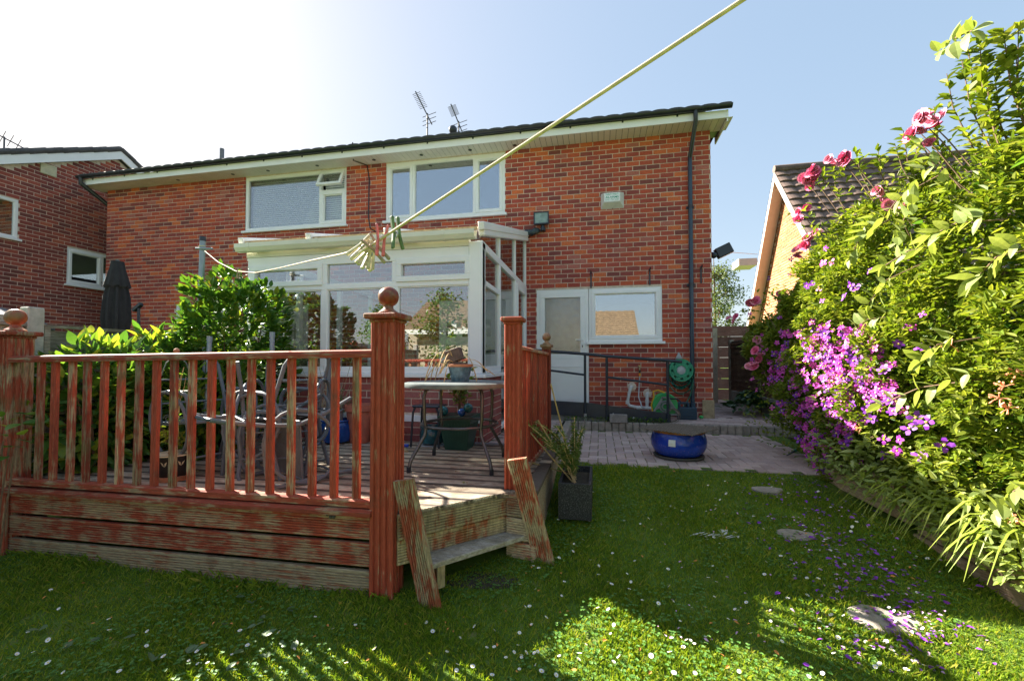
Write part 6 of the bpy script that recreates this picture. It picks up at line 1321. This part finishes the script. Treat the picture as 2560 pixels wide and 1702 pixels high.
for q in base:
    mm=fm[rd.randrange(6)]; n_=(facing+Vector((rd.gauss(0,.4),rd.gauss(0,.4),rd.gauss(0,.4)))).normalized(); M_=T(Vector(q))@n_.to_track_quat('Z','Y').to_matrix().to_4x4()@Matrix.Scale(rd.uniform(.5,.85),4)
    for v0 in mm.vertices: allv.append(tuple(M_@v0.co))
    for pl in mm.polygons:
        if pl.material_index==0: allf.append(tuple(i+o for i in pl.vertices))
    o+=len(mm.vertices)
me=bpy.data.meshes.new('blossom'); me.from_pydata(allv,[],allf); me.materials.append(purp[1]); ob_=bpy.data.objects.new('blossom',me); col.objects.link(ob_); setparent(ob_,clm); ob_['kind']='stuff'
Pl=np.array([list(onface(rd.uniform(1715,1960),rd.uniform(680,1110))+Vector((rd.uniform(-.05,.06),0,0))) for i in range(1600)]); foliage('leaves',Pl,np.tile([-.7,-.4,.2],(len(Pl),1)),leaf_hedge,clm,(.03,.06),.5,.1,.8)
# --- pink roses
rs=thing('climbing_rose',(2.0,4.4,.6),'climbing rose with pink double blooms along the skyline of the hedge','rose')
def rose_mesh(mat,seed):
    rd=random.Random(seed); m=MB()
    for ring,(n,r,ti) in enumerate(((6,.042,.25),(5,.032,.7),(4,.022,1.1),(3,.012,1.35))):
        for k in range(n):
            a=2*math.pi*k/n+ring*.5+rd.uniform(-.1,.1); u=Vector((math.cos(a),math.sin(a),0)); t_=Vector((-u.y,u.x,0)); up=Vector((0,0,1)); w_=r*.7
            b0=u*r*.15; md=u*(r*.6)*math.cos(ti*.6)+up*r*.6*math.sin(ti*.6); e=u*r*math.cos(ti)+up*r*math.sin(ti); m.add([b0,md+t_*w_*.8,e+t_*w_*.5,e-t_*w_*.5,md-t_*w_*.8],[(0,4,3,2,1)])
    me=bpy.data.meshes.new('bloom'); me.from_pydata(m.v,[],m.f); me.materials.append(mat); return me
rm=[rose_mesh(pinkp[i%2],i) for i in range(4)]
for px,py,n in ((1872,412,9),(1862,425,7),(1885,400,7),(1850,495,4),(1942,375,5),(1955,362,3),(1875,548,6),(1865,565,3),(2135,292,4),(2148,288,3),(2122,310,3),(2125,335,3),(1845,590,3),(1692,735,4),(1745,690,3),(1795,680,3),(1740,815,4),(1748,840,3),(1760,788,3),(2040,445,3),(2080,480,2)):
    q0=onface(px,py) if py>420 else V(px,py,X=1.92 if px<2000 else 2.12)
    if px<1760: q0=V(px,py,X=1.78)
    for k in range(n):
        q=q0+Vector((rd.gauss(0,.03),rd.gauss(0,.03),rd.gauss(0,.03)))+Vector((-.05,-.04,0)); n_=(facing+Vector((rd.gauss(0,.5),rd.gauss(0,.5),rd.gauss(.2,.5)))).normalized(); inst('bloom',rm[rd.randrange(4)],T(q)@n_.to_track_quat('Z','Y').to_matrix().to_4x4()@Matrix.Scale(rd.uniform(.85,1.4),4),rs)
    m=MB(); m.tube([q0,q0+Vector((.06,-.03,-.12)),q0+Vector((.16,-.08,-.35))],[.003,.004,.004],5); m.build('stem',twig,rs)
P=[];O=[]
for px,py in ((1690,735),(1720,720),(1745,690),(1775,680),(1800,670),(1872,412),(1900,400),(1942,375),(1850,495),(1870,540),(1740,815),(1725,790),(1715,795),(1750,760)):
    q0=V(px,py,X=1.85) if px<1850 else V(px,py,X=1.98)
    for k in range(16): P.append(list(q0+Vector((rd.gauss(.03,.05),rd.gauss(0,.06),rd.gauss(-.02,.05))))); O.append([rd.gauss(-.4,.6),rd.gauss(0,.6),rd.gauss(.2,.5)])
foliage('leaves',np.array(P),np.array(O),leaf_hedge,rs,(.045,.075),.5,.1,.4)
# --- honeysuckle blossom (orange-pink)
ho=plain('honeysuckle_bloom',(.75,.28,.16),.6,.4,60)
for px,py in ((2310,915),(2330,940),(2320,890),(2345,1190),(2200,795),(1990,985),(2350,860)):
    q=onface(px,py)+Vector((-.04,-.03,0)); m=MB()
    for k in range(9): d=Vector((rd.gauss(-.5,.5),rd.gauss(-.3,.5),rd.gauss(.2,.6))).normalized(); m.tube([q,q+d*.03,q+d*.045+Vector((0,0,-.006))],[.002,.003,.005],5)
    m.build('honeysuckle_bloom',ho,hg)
# --- strap-leaved clump spilling over the sleepers
dl=thing('daylily_clump',(2.25,3.3,.5),'arching yellow green strap leaves spilling over the sleeper edging','plant'); m=MB()
for i in range(120):
    b0=V(rd.uniform(2020,2180),rd.uniform(1180,1260),X=2.3); b0=Vector((2.28+rd.uniform(-.05,.1),b0.y if 2.6<b0.y<4 else 3.2,.55)); b0.y=rd.uniform(2.75,3.9)
    a=rd.gauss(math.pi*1.02,.7); L=rd.uniform(.28,.55); u=Vector((math.cos(a),math.sin(a),0)); w_=rd.uniform(.007,.012); t_=Vector((-u.y,u.x,0)); hh=rd.uniform(.12,.3)
    pts=[b0+u*L*t*(.55+.45*t)+Vector((0,0,hh*math.sin(min(1.0,t)*2.1)*1.2-.25*t**3)) for t in [k/6 for k in range(7)]]
    vs=[];
    for k,p_ in enumerate(pts): ww=w_*(1-(k/6)**2.2)+.0008; vs+=[p_-t_*ww,p_+t_*ww]
    m.add(vs,[(2*k,2*k+1,2*k+3,2*k+2) for k in range(6)])
m.build('strap_leaves',strap_m,dl,kind='stuff')
# low groundcover at the bed edge
N2=5200; Yv=rng.uniform(.6,4.3,N2); P=np.array([[sx(y)+rng.uniform(-.16,.22),y,lz(y)+.16+abs(rng.normal(0,.2))] for y in Yv]); gcov=thing('bed_edging_plants',(2.2,2.4,.4),'mixed pale green plants hanging over the sleeper edging','plants'); foliage('leaves',P,np.tile([-.8,-.3,.3],(N2,1)),leaf_big,gcov,(.035,.075),.5,.1,.8)
# garden tool lying on the patio
a=V(1812,1048,z=LPZ+.02); b_=V(1862,1020,z=LPZ+.12); gt_=thing('garden_tool',a,'garden hand tool with a green handle poking out under the clematis','tool')
m=MB(); m.tube([a.lerp(b_,.35),a.lerp(b_,1.6)],.016,8); m.build('handle',green,gt_); m=MB(); m.tube([a,a.lerp(b_,.36)],[.006,.012],6); m.build('shank',steel,gt_)
# ================================================================== lawn life
NB=230000
Yb=rng.uniform(1.35,4.47,NB); Xb=rng.uniform(-4.3,2.3,NB)
keep=np.ones(NB,bool)
sxv=np.interp(Yb,[-1,1.2,2.9,3.6,4.3],[2.45,2.32,2.2,2.13,1.98]); keep&=Xb<sxv-.02
inside=(Yb>2.38)&(Xb<-1.16); keep&=~inside
dd=(Yb>2.86)&(Xb<-.42); keep&=~dd; keep&=~((Yb>2.42)&(Xb<-1.10+(Yb-2.42)*.95)&(Xb<-.4))
dist=np.hypot(Xb,Yb); keep&=rng.random(NB)<np.clip(2.6/dist,.3,1)
patch=np.sin(Xb*3.1+1)*np.sin(Yb*4.3+.4)+.6*np.sin(Xb*7.7+Yb*5.1); keep&=~((patch<-1.0)&(rng.random(NB)<.55))
stones=[(V(1768,1136,z=.48),.12,.055),(V(1832,1243,z=.36),.12,.07),(V(2030,1440,z=.24),.17,.10)]
for s_,rx,ry_ in stones: keep&=~(((Xb-s_.x)/rx)**2+((Yb-s_.y)/ry_)**2<.9)
Xb=Xb[keep];Yb=Yb[keep];n=len(Xb)
Zb=np.interp(Yb,[-4,1,2.4,4.45,30],[-.02,.08,.22,.56,.565])+.012*np.sin(Xb*2.3+Yb*1.7)-.004
edge=np.exp(-np.abs(Yb-2.36)*12)*(Xb<-1.2)
hgt=rng.uniform(.014,.036,n)*(1+.5*np.sin(Xb*5+Yb*3)*.5)*(1+1.6*edge*rng.random(n)); an=rng.uniform(0,6.28,n); ln=rng.uniform(.2,1.1,n)
w_=rng.uniform(.0014,.0028,n); base=np.stack([Xb,Yb,Zb],1); sd=np.stack([np.cos(an),np.sin(an),0*an],1); le=np.stack([-np.sin(an),np.cos(an),0*an],1)
tip=base+le*(hgt*ln)[:,None]+np.array([0,0,1.])*hgt[:,None]; mdp=base+le*(hgt*ln*.35)[:,None]+np.array([0,0,1.])*(hgt*.6)[:,None]
v=np.stack([base-sd*w_[:,None],base+sd*w_[:,None],mdp+sd*(w_*.8)[:,None],tip,mdp-sd*(w_*.8)[:,None]],1).reshape(-1,3); f=np.arange(n*5).reshape(n,5)
g_=npmesh('grass',v,f,grass_m); tag(g_,'short lawn grass with scattered clover','grass',kind='stuff')
# clover
NC=15000; Xc=rng.uniform(-4.2,2.2,NC);Yc=rng.uniform(1.4,4.4,NC); cl=(np.sin(Xc*2.7+.7)*np.sin(Yc*3.3+1.1)+.5*np.sin(Xc*6-Yc*5))>-.15
cl&=~((Yc>2.37)&(Xc<-1.16)); cl&=~((Yc>2.86)&(Xc<-.42)); cl&=Xc<np.interp(Yc,[1,4.3],[2.25,1.95]); cl&=~((Yc>2.42)&(Xc<-1.10+(Yc-2.42)*.95)&(Xc<-.4))
Xc=Xc[cl];Yc=Yc[cl];n=len(Xc); Zc=np.interp(Yc,[-4,1,2.4,4.45,30],[-.02,.08,.22,.56,.565])+rng.uniform(.012,.034,n)
P=np.repeat(np.stack([Xc,Yc,Zc],1),3,0); a=np.repeat(rng.uniform(0,6.28,n),3)+np.tile([0,2.094,4.189],n); O=np.stack([np.cos(a),np.sin(a),np.full(len(a),.1)],1)
v,f=leafverts(P,O,np.tile([0,0,1.],(len(P),1))+randunit(len(P))*.25,rng.uniform(.008,.014,len(P)),rng.uniform(.009,.014,len(P)),.1,.05); c_=npmesh('clover',v,f,clover_m); tag(c_,'clover leaves mixed through the lawn','clover',kind='stuff')
# daisies
white=plain('daisy_white',(.8,.78,.78),.7,.08,60); dm=MB()
for k in range(11):
    a=2*math.pi*k/11; u=Vector((math.cos(a),math.sin(a),0)); t_=Vector((-u.y,u.x,0)); dm.add([u*.002+t_*.001,u*.011+t_*.0025+Vector((0,0,.002)),u*.012-t_*.0025+Vector((0,0,.003)),u*.002-t_*.001],[(0,1,2,3)])
nf=len(dm.f); dm.sphere((0,0,.001),.0042,8,4,(1,1,.6)); nf2=len(dm.f); dm.tube([(0,0,-.035),(0,0,0)],.0008,4)
dme=bpy.data.meshes.new('daisy'); dme.from_pydata(dm.v,[],dm.f); dme.materials.append(white); dme.materials.append(yelc); dme.materials.append(grass_m)
for i,p_ in enumerate(dme.polygons): p_.material_index=0 if i<nf else 1 if i<nf2 else 2
def onlawn(px,py):
    z=.3
    for i in range(12): q=V(px,py,z=z); z=.5*z+.5*(lz(q.y)+.01)
    return q
rd=random.Random(4); cnt=0
while cnt<240:
    px,py=rd.uniform(0,2150),1080+490*rd.random()**1.0
    q=onlawn(px,py)
    if q.y>4.4 or q.x>sx(q.y)-.05 or (q.y>2.33 and q.x<-1.1) or (q.y>2.8 and q.x<-.35) or (q.y>2.2 and q.x<-.5): continue
    if px<1000 and rd.random()<.55: continue
    o=inst('daisy',dme,T((q.x,q.y,lz(q.y)+.03))@Matrix.Rotation(rd.gauss(0,.35),4,'X')@Matrix.Rotation(rd.gauss(0,.35),4,'Y')@Matrix.Scale(rd.uniform(.6,1.05),4)); tag(o,'small white daisy in the lawn','daisy','daisies in the lawn'); cnt+=1
# fallen petals
def petals(n,box,mat,name,label,L,dens=None):
    P=[];
    while len(P)<n:
        px=rd.uniform(box[0],box[1]);py=rd.uniform(box[2],box[3])
        if dens and rd.random()>dens(px,py): continue
        q=onlawn(px,py)
        if q.y>4.42 or q.x>sx(q.y)-.02 or (q.y>2.33 and q.x<-1.1) or (q.y>2.8 and q.x<-.35): continue
        P.append([q.x,q.y,lz(q.y)+.026+rd.uniform(0,.01)])
    n=len(P); a=rng.uniform(0,6.28,n); O=np.stack([np.cos(a),np.sin(a),rng.uniform(-.3,.3,n)],1); l=rng.uniform(L[0],L[1],n); v,f=leafverts(np.array(P),O,np.tile([0,0,1.],(n,1))+randunit(n)*.5,l,l*.55,.2,.1); o=npmesh(name,v,f,mat); tag(o,label,'petals',kind='stuff')
dn=lambda px,py: math.exp(-((px-(1830+ (py-1150)*.95))/120)**2) if py<1480 else .35*math.exp(-((px-2080)/160)**2)
petals(330,(1700,2300,1100,1560),purp[2],'fallen_violet_petals','fallen violet clematis petals on the lawn edge',(.018,.04),dn)
petals(240,(1500,2320,1075,1560),plain('pale_mauve_petal',(.55,.33,.52),.7,.2,40),'fallen_mauve_petals','pale mauve petals scattered on the lawn',(.012,.026),lambda a,b: max(.12,dn(a,b)))
petals(110,(100,2200,1080,1560),plain('orange_brown_leaf',(.55,.22,.05),.8,.3,40),'fallen_brown_leaves','small orange brown fallen leaves on the lawn',(.012,.028))
petals(70,(400,1150,1000,1160),plain('deck_litter',(.30,.13,.05),.8,.4,40),'x','y',(.01,.02)) if False else None
P=[];
for i in range(60): P.append([rd.uniform(-3.6,-.6),rd.uniform(2.6,4.4),DK+.006])
n=len(P); a=rng.uniform(0,6.28,n); v,f=leafverts(np.array(P),np.stack([np.cos(a),np.sin(a),0*a],1),np.tile([0,0,1.],(n,1))+randunit(n)*.3,rng.uniform(.015,.05,n),rng.uniform(.008,.02,n),.2,.05); o=npmesh('deck_leaf_litter',v,f,leafmat('litter_leaf',[(0,(.25,.10,.04)),(.6,(.4,.3,.12)),(1,(.15,.25,.03))],.2)); tag(o,'dry leaves and leaf scraps scattered on the deck','litter',kind='stuff')
# stepping stones
slab=plain('pale_stone',(.30,.26,.22),.9,.25,12,bmp=.4)
for i,(s_,rx,ry_) in enumerate(stones):
    m=MB(); pts=[]; 
    for k in range(14): a=2*math.pi*k/14; r_=1+.12*math.sin(3*a+i)+.06*math.sin(5*a); pts.append((rx*r_*math.cos(a),ry_*r_*math.sin(a)))
    m.prism(pts,(s_.x,s_.y,lz(s_.y)-.04),(1,0,0),(0,1,.165),(0,0,.062)); o=m.build('stepping_stone',slab,bevel=.008); tag(o,['flat stepping stone beside the sleeper end near the patio','small stepping stone between the largest one and the patio','largest pale stepping stone partly covered by violet petals'][i],'stone')
# white plastic scrap
wh=plain('white_scrap',(.7,.68,.64),.5,.1,30); q=onlawn(1630,1240); m=MB(); 
for k in range(9): a=rd.uniform(-.3,.3); p0=q+Vector((-.12+.03*k,rd.uniform(-.01,.02),.01)); m.add([p0,p0+Vector((.05,.012,.012)),p0+Vector((.09,.03+a*.05,.02)),p0+Vector((.03,.03,.004))],[(0,1,2,3)])
for k in range(5): p0=q+Vector((.12,.05,.01)); m.add([p0,p0+Vector((-.03+.012*k,.05,.02)),p0+Vector((-.01+.012*k,.06,.025)),p0+Vector((.02,.0,.02))],[(0,1,2,3)])
tag(m.build('plastic_scrap',wh),'torn strip of white plastic lying on the lawn','scrap')
# broad-leaved weeds in the near lawn
wd=leafmat('dock_leaf',[(0,(.10,.16,.07)),(1,(.2,.27,.14))],.3,.5); P=[];O=[]
for px,py in ((515,1440),(600,1425),(590,1445),(650,1490),(560,1505),(615,1520),(545,1380),(580,1395),(480,1490),(680,1500),(230,1475),(310,1470),(90,1455),(430,1510),(660,1410),(520,1550),(150,1500),(350,1530),(610,1470)):
    q=onlawn(px,py); 
    for k in range(2): a=rd.uniform(0,6.28); P.append([q.x,q.y,lz(q.y)+.025]); O.append([math.cos(a),math.sin(a),rd.uniform(.1,.5)])
wt=thing('broad_leaf_weeds',(P[0][0],P[0][1],lz(P[0][1])),'pale broad-leaved weeds growing in the lawn before the deck','weeds'); foliage('leaves',np.array(P),np.array(O),wd,wt,(.035,.06),.6,.0,.2,.1,kind=None,fine=True)
# weeds under the ramp edge
P=np.array([[rng.uniform(-.55,1.0),RY0-.04-abs(rng.normal(0,.03)),UPZ+rng.uniform(.0,.07)] for i in range(380)]); wu=thing('kerb_weeds',(0,RY0-.05,UPZ),'low green weeds along the foot of the ramp','weeds'); foliage('leaves',P,np.tile([0,-.6,.5],(len(P),1)),leaf_cam,wu,(.02,.045),.5,.2,.8)
